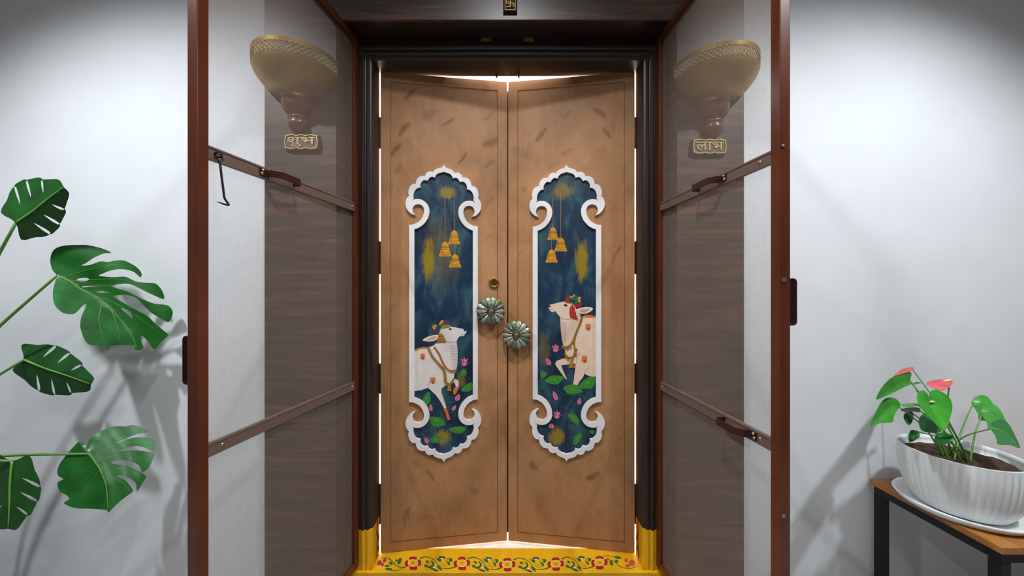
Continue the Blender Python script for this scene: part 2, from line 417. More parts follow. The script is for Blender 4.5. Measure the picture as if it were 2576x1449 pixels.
def scroll(x0, y0, x1, y1):
    P = Paint(sill_fn, []); sx = (x1-x0)/123.4
    def q(x, y):                                          # template drawn between the first two flowers
        a = (x-950)/6.44/123.4; return (x0+a*(x1-x0), y0+(y-880)/6.44+a*(y1-y0))
    taper = lambda w: (lambda t: w*(0.35+0.65*math.sin(PI*min(1, max(0, t)))))
    P.stroke([q(1055,802), q(1150,775), q(1250,800), q(1320,860), q(1375,925), q(1440,962), q(1540,962), q(1650,932)], lambda t: 3.4-2.4*math.sin(PI*t), 'scroll_green')
    P.stroke([q(1190,790), q(1290,815), q(1350,880), q(1420,915), q(1500,945)], .9, 'scroll_brown')
    P.stroke([q(1305,785), q(1370,830), q(1430,880), q(1520,925)], .9, 'scroll_brown')
    P.stroke([q(1240,840), q(1280,880), q(1265,925), q(1205,945), q(1145,915)], lambda t: 2.5+2.6*math.sin(PI*t), 'scroll_green')
    P.ell(q(1160,920), 4.6, 3.4, 'scroll_green')
    P.poly([q(1150,850), q(1185,835), q(1215,860), q(1190,880)], 'scroll_green', None, 4)
    P.poly([q(1335,920), q(1385,925), q(1425,1000), q(1370,975)], 'scroll_green', None, 4)
    P.poly([q(1335,800), q(1395,805), q(1405,855), q(1355,840)], 'scroll_green', None, 4)
    P.poly([q(1360,785), q(1400,765), q(1475,780), q(1460,805), q(1400,795)], 'scroll_blue', None, 4)
    P.ell(q(1425,805), 3.4, 1.8, 'scroll_white')
    P.poly([q(1225,960), q(1290,968), q(1365,1000), q(1330,1010), q(1280,990)], 'scroll_blue', None, 4)
    P.ell(q(1297,948), 3.2, 1.5, 'scroll_white')
    P.stroke([q(1550,920), q(1505,880), q(1490,835), q(1530,800), q(1575,815)], 1.2, 'scroll_green')
    P.ell(q(1563,828), 4.2, 4.6, 'scroll_green')
    P.poly([q(1510,850), q(1545,870), q(1550,915), q(1515,885)], 'scroll_green', None, 4)
    P.done('painted_scroll', thr, UPV)
for a, b in zip(FL, FL[1:]): scroll(*a, *b)
P = Paint(sill_fn, [])                                     # half sprays at both ends
for (x, y, rx, ry, rot, m) in ((415,875,5.5,7,.5,'scroll_red'), (500,835,4,5,.4,'scroll_red'), (465,905,3.5,5,.2,'scroll_red'), (600,885,5.5,3.4,.6,'scroll_green'),
                               (540,925,6.5,2.6,0,'scroll_green'), (570,978,9,2.8,.1,'scroll_green'), (740,850,4.5,9,.35,'scroll_green'), (690,840,3,3,0,'scroll_green')):
    P.ell(zp(x, y), rx, ry, m, rot)
for pts in ([(440,810), (520,790), (590,830), (660,900), (740,940), (840,945)], [(570,805), (640,860), (720,940), (840,950)], [(510,965), (620,1005), (740,990), (850,935)]):
    P.stroke([zp(*p) for p in pts], 1.1, 'scroll_green')
P.done('painted_spray', thr, UPV)
P = Paint(sill_fn, [])
zr = lambda x, y: (1270+x/6.44, 1280+y/6.44)
for (x, y, rx, ry, rot, m) in ((1830,790,9,3.2,.2,'scroll_green'), (1725,880,4.2,6.5,-.4,'scroll_green'), (1810,850,4.5,4,.6,'scroll_green'), (2060,880,8,8,.2,'faded_red'), (1990,925,5,4.5,0,'faded_red'), (1965,840,4,5,-.4,'faded_red')):
    P.ell(zr(x, y), rx, ry, m, rot)
for pts in ([(1565,800), (1650,760), (1750,775), (1880,800)], [(1640,820), (1760,850), (1860,930), (1960,965), (2060,965), (2130,930)], [(1650,800), (1700,830), (1730,880)]):
    P.stroke([zr(*p) for p in pts], 1.3, 'scroll_green' if pts[0][0] < 1600 else 'scroll_brown')
P.done('painted_spray', thr, UPV)

# ================================================================ PAINTED DOOR LEAVES
TH = math.radians(7.7)
LW = 0.5420
ZB, ZT = -1.1215, 0.9235
def leaf_uz(side, px, py):                                # photo pixel -> (along the leaf from its hinge, height) on the leaf face
    q = (px-CX)/F
    if side < 0: u = (q*1.486+.540)/(math.cos(TH)-q*math.sin(TH)); d = 1.486+u*math.sin(TH); return u, -(py-CY)/F*d
    u = (.540-q*1.486)/(math.cos(TH)+q*math.sin(TH)); d = 1.486+u*math.sin(TH); return -u, -(py-CY)/F*d
# half outlines of the carved frame, traced about its axis; X out from the axis, Z down from the tip (metres)
def half(pts): return [((x-459)/3.623/587, (y-55)/3.623/578) for (x, y) in pts]
OUT = half([(459,55), (467,72), (482,86), (510,95), (538,108), (557,131), (590,126), (616,142), (629,168), (664,170), (698,195), (713,243), (745,250), (770,285), (776,325), (771,352),
            (792,378), (801,415), (796,455), (775,490), (745,514), (715,523), (732,505), (740,480), (735,452), (718,432), (690,424), (662,431), (644,450), (637,478), (641,510), (657,548), (685,580), (720,601), (745,608), (770,610)])
INN = half([(459,122), (480,130), (505,136), (530,155), (540,180), (565,172), (590,184), (605,210), (636,205), (660,225), (670,250), (668,272), (700,282), (722,310), (732,350), (728,372), (747,396),
            (722,382), (690,378), (655,384), (622,406), (598,440), (590,480), (596,525), (615,568), (648,608), (685,634), (724,650)])
def scallop(pts, cusps):                                  # smooth between the sharp points only
    out = []; cut = [0]+cusps+[len(pts)-1]
    for a, b in zip(cut, cut[1:]):
        out += [(p.x, p.y) for p in spline([Vector(p) for p in pts[a:b+1]], 4)][:-1]
    return out+[pts[-1]]
OUT = scallop(OUT, [5, 8, 11, 15, 21]); INN = scallop(INN, [4, 7, 11, 15, 16])
HH = 0.6436
def ring_of(half_pts):
    top = [(-x, HH-z) for (x, z) in half_pts[::-1]]+[(x, HH-z) for (x, z) in half_pts[1:]]
    bot = [(x, -(HH-z)) for (x, z) in half_pts[::-1]]+[(-x, -(HH-z)) for (x, z) in half_pts[1:]]
    return top+bot
def prism(bm, loops, y0, y1):                             # loops in (x, z), extruded between two depths
    flat = []; fr = []; bk = []
    for l in loops:
        a = [bm.verts.new((p[0], y0, p[1])) for p in l]; b = [bm.verts.new((p[0], y1, p[1])) for p in l]
        for i in range(len(l)): j = (i+1) % len(l); bm.faces.new((a[i], a[j], b[j], b[i]))
        fr += a; bk += b; flat.append([Vector((p[0], p[1], 0)) for p in l])
    for tr in tessellate_polygon(flat):
        bm.faces.new([fr[i] for i in tr]); bm.faces.new([bk[i] for i in tr][::-1])

def knob(root, side, px, py, label):
    u, z = leaf_uz(side, px, py)
    bm = bmesh.new(); lathe(bm, [(0,0), (.017,0), (.017,.006), (.009,.010), (.009,.030), (.016,.034), (0,.034)], (u, 0, z), n=24, axis='y')
    kn = link('knob', bm, 'brass', root, smooth=True); kn['label'] = label
    bm = bmesh.new(); N = 14; R = .0615
    for k in range(N):
        a0 = 2*PI*k/N; hw = PI/N*.93; mi = random.randrange(5)
        prof = [(.018,.62,.043), (.034,.86,.046), (.050,.95,.042), (.057,.72,.037), (R,.30,.034)]
        rows = []
        for (r, w, h) in prof:
            rows.append([bm.verts.new((u+r*math.cos(a0+s*hw*w), -h-(0.0025 if s == 0 else 0), z+r*math.sin(a0+s*hw*w))) for s in (-1, 0, 1)])
        for q, w in zip(rows, rows[1:]):
            for i in range(2): bm.faces.new((q[i], q[i+1], w[i+1], w[i])).material_index = mi
    o = link('petals', bm, ['shell%d' % i for i in range(5)], kn, solid=.002)
    bm = bmesh.new(); cols = lathe(bm, [(0,.030), (.050,.031), (.0625,.031), (.0635,.033), (.055,.0365), (.040,.041), (.017,.039), (.017,.047), (.0145,.0485), (.011,.047)], (u, 0, z), n=56, axis='y',
                                    mod=lambda a, h: 1-.045*abs(math.sin(7*a)))
    link('petal_setting', bm, 'dk_bronze', kn)
    bm = bmesh.new(); lathe(bm, [(.0,.0505), (.006,.050), (.010,.048), (.012,.044)], (u, 0, z), n=10, axis='y')
    link('center_stone', bm, 'shell4', kn)

def bell(parent, fn, x, y0, y1, w, chain_top, sc):
    """x centre, y0 top, y1 bottom, w width (pixels); chain up to chain_top"""
    P = Paint(fn, []); h = y1-y0; hw = w/2
    k = 0; yy = chain_top
    while yy < y0:
        P.ell((x+math.sin(k*1.3)*.3, yy), .75, 1.5, 'gold_paint', .35 if k % 2 else -.35, n=8, layer=1); yy += 3.0; k += 1
    shape = lambda g: [(x-hw*a*g, y0+h*b) for a, b in ((.12,0), (.45,.12), (.62,.30), (.70,.55), (.82,.74), (1.0,.90), (.9,.98))]+[(x+hw*a*g, y0+h*b) for a, b in ((.9,.98), (1.0,.90), (.82,.74), (.70,.55), (.62,.30), (.45,.12), (.12,0))]
    P.ell((x, y0-1.2), 2.0, 2.0, 'bell_dark', n=10, layer=2)
    P.poly(shape(1.08), 'ink', 2); P.poly(shape(1.0), 'bell_gold', 3)
    for (b, a) in ((.30,.60), (.40,.65), (.52,.68), (.72,.80), (.84,.92)):
        P.stroke([(x-hw*a, y0+h*b-.4), (x, y0+h*b+.9), (x+hw*a, y0+h*b-.4)], .9 if b != .40 else 2.0, 'bell_dark', 4, 3)
    for a in (-.45, -.15, .15, .45): P.ell((x+hw*a, y0+h*.93), 1.1, 1.3, 'bell_dark', n=8, layer=5)
    P.poly([(x-hw*.55, y0+h*.2), (x-hw*.3, y0+h*.2), (x-hw*.4, y0+h*.8), (x-hw*.6, y0+h*.8)], 'gold_paint', 4)
    return P.done('painted_bell', parent, Vector((0,-1,0)))
def lotus(parent, fn, x, y, w, h):
    P = Paint(fn, []); hw = w/2
    for (dx, tip, m) in ((-.75,-.35,'pink_dark'), (.75,-.35,'pink_dark'), (-.45,-.8,'pink'), (.45,-.8,'pink'), (0,-1.0,'pink'), (-.22,-.75,'pink_dark'), (.22,-.75,'pink')):
        P.poly([(x, y), (x+hw*dx*.55-2.4, y+h*tip*.45), (x+hw*dx*1.3, y+h*tip), (x+hw*dx*.55+2.4, y+h*tip*.45)], m, None, 3)
    P.ell((x, y-1), hw*.42, h*.22, 'pink'); return P.done('painted_lotus', parent, Vector((0,-1,0)))
def bud(parent, fn, x, y, rx, ry, rot):
    P = Paint(fn, []); c, s = math.cos(rot), math.sin(rot)
    T = lambda a, b: (x+a*c-b*s, y+a*s+b*c)
    P.poly([T(0,-ry), T(rx*.8,-ry*.1), T(rx*.7,ry*.7), T(0,ry), T(-rx*.7,ry*.7), T(-rx*.8,-ry*.1)], 'pink', None, 4)
    P.poly([T(0,-ry*.9), T(rx*.25,0), T(0,ry*.9), T(-rx*.25,0)], 'pink_dark', None, 3)
    return P.done('painted_bud', parent, Vector((0,-1,0)))
def pad(parent, fn, pts, c):
    P = Paint(fn, []); P.poly(pts, 'pad_green', None, 4)
    for (x, y) in pts: P.stroke([c, ((c[0]+x*2)/3, (c[1]+y*2)/3), (c[0]*.08+x*.92, c[1]*.08+y*.92)], .55, 'pad_light', 3, 2)
    return P.done('painted_lily_pad', parent, Vector((0,-1,0)))
def hand(P, x, y, s, flame=False):
    P.ell((x, y), s*.62, s*.72, 'cow_orange')
    for a in (-.5, -.2, .1, .4): P.ell((x+s*a*1.2, y-s*.75), s*.17, s*.5, 'cow_orange', a*.6)
    P.ell((x-s*.75, y), s*.15, s*.35, 'cow_orange', -.6); P.ell((x, y+s*.4), s*.3, s*.26, 'red')

FRONT = Vector((0,-1,0))
def door_leaf(side, label, cu, smears):
    root = thing('painted_door_leaf', label, 'door', (side*.540, 1.486, E), -side*TH, 'leaves of the painted double door')
    x0, x1 = (0, LW) if side < 0 else (-LW, 0)
    o = boxobj('door_panel', (x0, x1, 0, .034, ZB, ZT), 'copper', root, bevel=.0015)
    g = .0415; bm = bmesh.new()                            # thin inlaid line near the edge
    for (a, b, c, d) in ((x0+g, x0+g+.0022, ZB+g, ZT-g), (x1-g-.0022, x1-g, ZB+g, ZT-g), (x0+g, x1-g, ZB+g, ZB+g+.0022), (x0+g, x1-g, ZT-g-.0022, ZT-g)):
        box(bm, a, b, -.0006, .001, c, d)
    link('inlaid_line', bm, 'groove', root)
    if side < 0:                                           # strip on the back that closes the joint
        boxobj('meeting_strip', (LW-.025, LW+.0140, .034, .046, ZB+.012, ZT-.022), 'leaf_edge', root)
    zc = -0.1045
    outer, inner = ring_of(OUT), ring_of(INN)
    bm = bmesh.new(); prism(bm, [[(cu+x, zc+z) for x, z in outer], [(cu+x, zc+z) for x, z in inner]], -.011, 0)
    link('carved_frame', bm, 'white_paint', root, bevel=.0012)
    bm = bmesh.new(); prism(bm, [[(cu+x, zc+z) for x, z in inner]], -.0012, 0)
    M['blue%d' % side] = deep_blue('deep_blue_paint_'+('a' if side < 0 else 'b'), smears)
    pn = link('painted_panel', bm, 'blue%d' % side, root)
    for yy in ((295,374), (607,690), (914,990), (1217,1318)):
        z0, z1 = (CY-yy[1])*1.49/F, (CY-yy[0])*1.49/F
        xs = (-.0165,-.0002) if side < 0 else (.0002,.0165)
        bm = bmesh.new(); box(bm, xs[0], xs[1], .002, .006, z0, z1)
        tube(bm, [(sum(xs)/2, .006, z0), (sum(xs)/2, .006, z1)], .005, 10)
        link('hinge', bm, 'dark_metal', root)
    fn = lambda p, k: (lambda uz: Vector((uz[0], -.0012-.00006*k, uz[1])))(leaf_uz(side, p[0], p[1]))
    return root, pn, fn

def brush_marks(side, root, marks):
    bm = bmesh.new(); lay = bm.loops.layers.color.new('paint_amount'); dens = {}
    fn = lambda x, y: (lambda uz: Vector((uz[0], -.0004-.00001*len(dens) % .0002, uz[1])))(leaf_uz(side, x, y))
    for (x0, y0, x1, y1, w, k) in marks:
        dx, dy = x1-x0, y1-y0; l = math.hypot(dx, dy); nx, ny = -dy/l, dx/l; rows = []; n = 8; bow = random.uniform(-.12,.12)*l
        for i in range(n+1):
            t_ = i/n; f = math.sin(PI*t_)**.6; b_ = bow*math.sin(PI*t_); row = []
            for c_ in (-1, 0, 1):
                o_ = b_+c_*w*f*.75*random.uniform(.8, 1.2); v = bm.verts.new(fn(x0+dx*t_+nx*o_, y0+dy*t_+ny*o_)); dens[v] = 0 if c_ or i in (0, n) else k*random.uniform(.8,1); row.append(v)
            rows.append(row)
        for q, r in zip(rows, rows[1:]):
            for j in (0, 1):
                f = bm.faces.new((q[j], q[j+1], r[j+1], r[j]))
                for lp in f.loops: lp[lay] = (dens[lp.vert],)*3+(1,)
    bm.normal_update()
    for f in bm.faces:
        if f.normal.y > 0: f.normal_flip()
    # the marks are part of the painted surface: they go into the panel's own mesh
    po = next(c for c in root.children if c.name.startswith('door_panel'))
    po.data.materials.append(M['brush'])
    for f in bm.faces: f.material_index = 1
    tmp = bpy.data.meshes.new('tmp'); bm.to_mesh(tmp); bm.free()
    b2 = bmesh.new(); b2.loops.layers.color.new('paint_amount'); b2.from_mesh(po.data); b2.from_mesh(tmp); b2.to_mesh(po.data); b2.free(); bpy.data.meshes.remove(tmp)
Z3 = lambda a, b, c, d, w, k=.85: (850+a/3.03, b/3.03, 850+c/3.03, d/3.03, w, k)
Z8 = lambda a, b, c, d, w, k=.8: (880+a/3.22, 1150+b/3.22, 880+c/3.22, 1150+d/3.22, w, k)
# ---- left leaf
def lc(px, py): return leaf_uz(-1, px, py)
s_l = []
for (px, py, rx, ry, k) in ((1078,655,20,75,1.0), (1125,485,28,22,.9), (1110,640,60,120,.25), (1115,1100,26,26,.9), (1160,955,16,30,.5)):
    u, z = lc(px, py); s_l.append((u, z, rx*1.35/570, ry*1.35/570, k))
rootL, pnL, fnL = door_leaf(-1, 'painted door leaf whose blue panel shows a cow facing right, keyhole above its flower knob', .2657, s_l)
A = lambda x, y: (990+x/3.623, 400+y/3.623)
B = lambda x, y: (1000+x/3.621, 780+y/3.621)
for (x, y0, y1, w, ct) in ((553,650,780,112,345), (470,752,890,116,345), (560,868,990,116,785)):
    a = A(x, y0); b = A(x, y1); bell(pnL, fnL, a[0], a[1], b[1], w/3.623, A(x, ct)[1], 1)
def cow_left():
    P = Paint(fnL, [])
    L = lambda pts: [B(*p) for p in pts]
    body = L([(142,385), (200,357), (285,340), (335,318), (358,292), (372,240), (385,190), (405,160), (470,148), (530,158), (600,172), (622,183), (629,200), (612,220), (607,234), (585,238), (562,241), (546,266), (537,290), (546,340), (548,420), (546,490), (536,540), (516,590),
              (512,622), (550,637), (559,668), (555,705), (543,735), (524,736), (531,700), (524,668), (500,652), (470,672), (430,692), (402,712), (399,745), (424,820), (441,872), (455,915), (470,962), (482,1002), (458,1002), (440,945), (420,885), (385,822), (345,768), (300,727), (278,708), (220,727), (142,740)])
    P.poly([(x+(-.8 if x > 1040 else 0), y-.8) for x, y in body], 'ink', 1); P.poly(body, 'cow_white', 2); P.k = 3
    P.poly(L([(420,897), (446,885), (457,920), (471,965), (483,1002), (459,1002), (442,950)]), 'cow_orange')
    P.poly(L([(515,712), (554,692), (551,720), (533,762), (512,768), (506,745)]), 'cow_orange')
    P.poly(L([(458,1000), (482,998), (514,1025), (505,1033), (470,1031)]), 'ink'); P.poly(L([(470,745), (498,737), (506,758), (497,780), (474,778)]), 'ink')
    P.poly(L([(142,384), (142,368), (190,345), (240,334), (290,338), (278,350), (220,352), (170,370)]), 'cow_orange')
    P.poly(L([(228,273), (270,245), (320,230), (370,226), (371,250), (347,275), (300,286), (258,286)]), 'cow_white', None, 3)
    P.poly(L([(258,274), (300,250), (352,237), (342,262), (300,276)]), 'ear_pink', None, 3)
    P.stroke(L([(240,280), (300,290), (345,282), (372,250)]), .8, 'ink')
    P.poly(L([(372,224), (398,208), (418,228), (446,296), (352,303), (366,262)]), 'gold_paint')
    for yy in (240, 262, 280): P.stroke(L([(368-(yy-240)*.35, yy), (405, yy+3), (424+(yy-240)*.4, yy)]), .8, 'gold_dark')
    for xx in range(360, 444, 14): P.ell(B(xx, 293), 1.0, 1.7, 'gold_dark', n=8)
    P.poly(L([(318,152), (350,140), (372,172), (390,200), (360,213), (335,206), (322,180)]), 'purple', None, 3)
    P.poly(L([(318,150), (335,132), (362,140), (356,168), (330,176)]), 'bell_gold', None, 3)
    P.poly(L([(345,165), (385,120), (430,96), (470,120), (470,142), (410,145), (385,180), (360,182)]), 'teal', None, 3)
    P.poly(L([(375,128), (402,92), (424,98), (396,132)]), 'bell_gold', None, 3)
    P.poly(L([(415,100), (440,84), (466,96), (474,128), (440,132)]), 'purple', None, 3)
    P.poly(L([(402,142), (440,134), (476,133), (482,150), (440,162), (405,166)]), 'gold_paint', None, 3)
    P.stroke(L([(398,160), (380,200), (380,226)]), 1.6, 'gold_paint')
    P.ell(B(480,172), 3.0, 1.9, 'ink', .15); P.stroke(L([(462,176), (480,165), (500,168)]), .5, 'ink')
    P.ell(B(611,181), 2.6, 2.3, 'ink'); P.stroke(L([(607,222), (592,218), (580,226)]), .6, 'line_grey')
    P.stroke(L([(440,276), (490,292), (536,284)]), .8, 'line_grey')
    for i in range(9):
        yy = 320+i*25; P.stroke(L([(482+i*2, yy), (515, yy+6), (545, yy-2)]), .65, 'line_grey')
    P.stroke(L([(278,706), (285,670), (292,640)]), .7, 'line_grey'); P.stroke(L([(415,705), (440,670), (450,640)]), .6, 'line_grey')
    for pts in ([(285,345), (320,420), (380,490), (425,540), (438,600), (443,652), (470,672), (500,645), (512,622)], [(335,333), (380,400), (410,470), (440,520), (480,550), (534,550)]):
        P.stroke(L(pts), 4.2, 'gold_dark'); P.stroke(L(pts), 3.0, 'gold_paint'); P.stroke(L(pts), .6, 'gold_dark')
    for q in spline([Vector(p) for p in ((278,352), (310,425), (370,498), (413,545), (426,600), (430,655), (470,688), (508,650))], 4): P.ell(B(q.x, q.y), 1.9, 1.9, 'gold_paint', n=8, layer=P.k+1)
    P.k += 1
    for q in spline([Vector(p) for p in ((445,530), (480,560), (530,560))], 4): P.ell(B(q.x, q.y), 1.7, 1.9, 'gold_paint', n=8, layer=P.k+1)
    P.k += 1
    P.poly(L([(460,685), (484,685), (492,736), (450,736)]), 'gold_paint'); P.stroke(L([(452,712), (490,712)]), 1.2, 'gold_dark', None, 0)
    hand(P, *B(232,425), 7.5); hand(P, *B(325,642), 8)
    P.done('painted_cow', pnL, FRONT)
P = Paint(fnL, [])
for pts in ([(560,500), (552,560), (550,630)], [(610,590), (640,610), (670,640)], [(440,740), (430,790), (440,830), (500,840), (545,815)], [(345,840), (320,900), (340,960)], [(215,1070), (240,1100), (290,1095), (330,1065), (350,1040)],
            [(330,1170), (320,1120), (290,1095)], [(160,1145), (200,1130), (250,1140)], [(300,830), (340,850), (380,860)], [(530,960), (520,920), (515,900)], [(560,1130), (550,1100), (548,1090)], [(360,930), (400,915), (450,935), (500,930)], [(410,1255), (440,1235), (470,1200), (500,1180)]):
    P.stroke([B(*p) for p in pts], .9, 'vine', 1)
P.done('painted_vine', pnL, FRONT)
cow_left()
lotus(pnL, fnL, *B(608,497), 29, 20)
for (x, y, rx, ry, rot) in ((549,795,7,9,.5), (303,886,5,9,-.1), (264,1186,6,8,-.5), (516,890,5,8,.6)): bud(pnL, fnL, *B(x, y), rx, ry, rot)
for (pts, c) in (([(232,835), (238,790), (265,755), (290,748), (302,790), (300,830), (270,862)], (268,800)), ([(285,975), (330,968), (395,985), (435,1030), (425,1048), (370,1062), (320,1050), (295,1010)], (350,1000)),
                 ([(470,1085), (520,1062), (590,1060), (635,1050), (620,1090), (580,1120), (520,1120)], (545,1075)), ([(295,1180), (330,1150), (390,1145), (392,1180), (365,1205), (320,1205)], (345,1175)),
                 ([(580,735), (610,690), (660,660), (683,662), (683,715), (650,740)], (640,695)), ([(565,575), (590,540), (620,540), (632,575), (610,602), (580,595)], (600,560))):
    pad(pnL, fnL, [B(*p) for p in pts], B(*c))
knob(rootL, -1, 1233, 782, 'shell inlaid flower knob, the higher of the pair')
u, z = lc(1242.5, 711)
bm = bmesh.new(); lathe(bm, [(.0,.002), (.004,.002), (.0045,.007), (.015,.008), (.017,.010), (.021,.010), (.023,.006), (.024,0)], (u, 0, z), n=32, axis='y')
lk = link('lock_cylinder', bm, 'brass', rootL, smooth=True); lk['label'] = 'round brass keyhole'
bm = bmesh.new(); lathe(bm, [(0,.0095), (.0145,.0095), (.0155,.006)], (u, 0, z), n=28, axis='y'); box(bm, u-.0012, u+.0012, -.0105, -.008, z-.006, z+.006)
link('keyway', bm, 'dk_bronze', lk)

brush_marks(-1, rootL, [Z3(500,770,590,680,13), Z3(462,1038,556,930,15), Z3(630,910,770,840,24,.6), Z3(795,955,890,895,9), Z3(400,1200,495,1085,14), Z3(415,1330,485,1235,10,.6), Z3(905,1255,985,1155,8), Z3(1110,1280,1205,1215,10,.7),
    Z3(1100,920,1185,845,11,.6), Z3(1090,1110,1230,1060,24,.8), Z3(845,757,895,735,6,.6), Z3(560,690,640,640,8,.5), Z3(1090,700,1170,660,14,.5), Z8(610,100,685,200,12,.7), Z8(440,570,490,390,16,.7), Z8(970,250,1055,290,18,.7), Z8(500,30,580,80,20,.6),
    (1218,520,1246,492,11,.6), (1215,612,1244,588,9,.5), (965,800,1012,745,10,.4), (985,1215,1010,1150,14,.4), (1205,1090,1222,1040,9,.4), (975,905,1010,870,9,.5), (1210,935,1238,900,9,.4)])
# ---- right leaf
def rc(px, py): return leaf_uz(1, px, py)
s_r = []
for (px, py, rx, ry, k) in ((1463,655,22,70,1.0), (1415,480,36,30,.6), (1400,1098,26,34,.9), (1370,880,22,60,.3)):
    u, z = rc(px, py); s_r.append((u, z, rx*1.35/570, ry*1.35/570, k))
rootR, pnR, fnR = door_leaf(1, 'painted door leaf whose blue panel shows a cow in a red headdress facing left', -.2862, s_r)
A3 = lambda x, y: (1300+x/4.528, 400+y/4.528)
Q = lambda x, y: (1340+x/5.572, 720+y/5.572)
R = lambda x, y: (1310+x/3.017, 700+y/3.017)
for (x, y0, y1, w, ct) in ((412,778,926,130,435), (500,895,1055,148,410), (396,1032,1182,140,930)):
    a = A3(x, y0); b = A3(x, y1); bell(pnR, fnR, a[0], a[1], b[1], w/4.528, A3(x, ct)[1], 1)
P = Paint(fnR, [])
for pts in ([(270,555), (275,590), (290,610)], [(225,650), (240,680), (238,710)], [(165,750), (145,790), (135,830), (125,870)], [(130,850), (170,830), (210,850), (205,885), (230,870)], [(290,790), (285,840), (320,880), (370,880), (420,880), (470,895), (490,930)],
            [(400,880), (380,930), (350,970), (310,975), (295,940), (310,900)], [(440,880), (400,890), (385,930), (420,960), (460,955)], [(380,940), (345,990), (345,1040), (370,1080), (360,1120)], [(390,1110), (395,1150), (440,1140), (500,1150), (550,1175)],
            [(330,1250), (340,1220), (380,1210), (410,1220)], [(350,670), (370,700), (360,740)], [(490,920), (485,890)], [(125,1160), (160,1145), (200,1150)], [(320,1310), (325,1280), (300,1260)]):
    P.stroke([R(*p) for p in pts], .9, 'vine', 1)
P.done('painted_vine', pnR, FRONT)
def cow_right():
    P = Paint(fnR, [])
    L = lambda pts: [Q(*p) for p in pts]
    body = L([(219,285), (236,260), (300,245), (370,228), (440,212), (460,228), (560,245), (600,300), (640,360), (668,395), (672,425), (700,428), (780,440), (884,432), (884,1262), (860,1266), (800,1262), (725,1225), (705,1275), (660,1330), (630,1385), (568,1372), (582,1250), (597,1150), (600,1090), (560,1075), (500,1095), (398,1108), (430,1190), (482,1308), (455,1292), (418,1240), (368,1172), (322,1105),
              (316,1078), (338,1045), (420,1016), (470,1000), (455,910), (430,830), (408,740), (400,660), (390,560), (385,430), (350,390), (312,347), (272,366), (242,342), (226,312)])
    P.poly([(x-(.9 if x < 1470 else 0), y-.5) for x, y in body], 'ink', 1); P.poly(body, 'cow_cream', 2); P.k = 3
    P.poly(L([(690,432), (735,402), (800,405), (884,420), (884,440), (780,446)]), 'cow_orange')
    P.poly(L([(610,332), (660,306), (740,290), (830,298), (842,325), (792,365), (730,388), (660,380)]), 'cow_white', None, 3)
    P.poly(L([(660,345), (720,325), (810,320), (770,355), (710,372)]), 'ear_pink', None, 3)
    P.stroke(L([(612,322), (660,300), (740,286), (826,294)]), .8, 'ink'); P.stroke(L([(655,382), (725,392), (800,365)]), .7, 'ink')
    P.poly(L([(553,250), (590,300), (610,400), (636,482), (580,470), (528,450), (514,370), (520,300)]), 'red')
    P.stroke(L([(575,270), (580,360), (590,440)]), .8, 'cow_orange'); P.stroke(L([(550,270), (548,360), (555,440)]), .8, 'cow_orange')
    P.stroke(L([(528,442), (580,460), (634,474)]), 1.8, 'gold_paint')
    P.poly(L([(455,205), (466,165), (515,138), (545,150), (530,175), (505,185), (510,222), (480,215)]), 'red', None, 3)
    P.poly(L([(520,140), (560,140), (572,112), (592,125), (588,150), (555,168), (530,165)]), 'bell_gold', None, 3)
    P.poly(L([(545,175), (585,140), (640,142), (655,180), (652,225), (605,245), (560,228)]), 'turban_green', None, 3)
    P.ell(Q(575,210), 3, 3, 'ink')
    P.poly(L([(600,250), (640,250), (655,222), (685,240), (675,285), (625,298), (595,285)]), 'red', None, 3)
    P.poly(L([(632,168), (658,148), (682,160), (664,180), (672,215), (650,228), (640,200)]), 'bell_gold', None, 3)
    P.stroke(L([(446,212), (490,232), (560,243)]), 2.2, 'gold_paint')
    P.ell(Q(464,268), 4.2, 2.4, 'ink', .15); P.stroke(L([(430,262), (460,250), (490,272)]), .6, 'ink')
    P.ell(Q(236,281), 2.8, 2.3, 'ink'); P.stroke(L([(236,322), (262,322), (285,330)]), .7, 'line_grey')
    P.stroke(L([(385,425), (440,460), (530,462)]), .7, 'line_grey')
    for i in range(12):
        yy = 500+i*24; P.stroke(L([(392+i*1.5, yy), (420, yy+8), (470, yy+4)]), .55, 'line_grey')
    P.stroke(L([(612,1090), (615,1040), (635,980), (660,920)]), .8, 'line_grey'); P.stroke(L([(725,1225), (740,1180), (785,1130)]), .7, 'line_grey')
    for pts, w in (([(690,425), (665,520), (615,640), (578,740), (535,815), (470,855), (412,852)], 5.2), ([(690,425), (650,560), (600,690), (580,800), (592,900), (575,975), (530,1000), (480,985), (455,950)], 4.2)):
        P.stroke(L(pts), w, 'gold_dark'); P.stroke(L(pts), w*.72, 'gold_paint'); P.stroke(L(pts), .7, 'gold_dark')
    for q in ((418,838), (440,872), (488,880), (530,860), (455,950), (465,995), (500,1025), (560,1020), (600,970), (605,930), (612,885)):
        P.ell(Q(*q), 3.2, 3.2, 'gold_dark', n=10, layer=P.k+1); P.ell(Q(*q), 2.4, 2.4, 'gold_paint', n=10, layer=P.k+2)
    P.k += 2
    P.poly(L([(530,1035), (555,1035), (575,1080), (597,1140), (500,1146), (512,1080)]), 'gold_paint')
    for xx in (515, 535, 555, 575): P.stroke(L([(xx, 1100), (xx, 1142)]), .8, 'gold_dark', P.k+1, 0)
    P.k += 1
    hand(P, *Q(782,578), 8); hand(P, *Q(730,1025), 8.5)
    P.done('painted_cow', pnR, FRONT)
cow_right()
for (x, y, w, h) in ((265,550,30,18), (275,1055,27,18)): lotus(pnR, fnR, *R(x, y), w, h)
for (x, y, rx, ry, rot) in ((208,632,7,10,-.5), (260,890,6,12,-.4), (445,932,6,8,.2), (232,1120,8,6,.1)): bud(pnR, fnR, *R(x, y), rx, ry, rot)
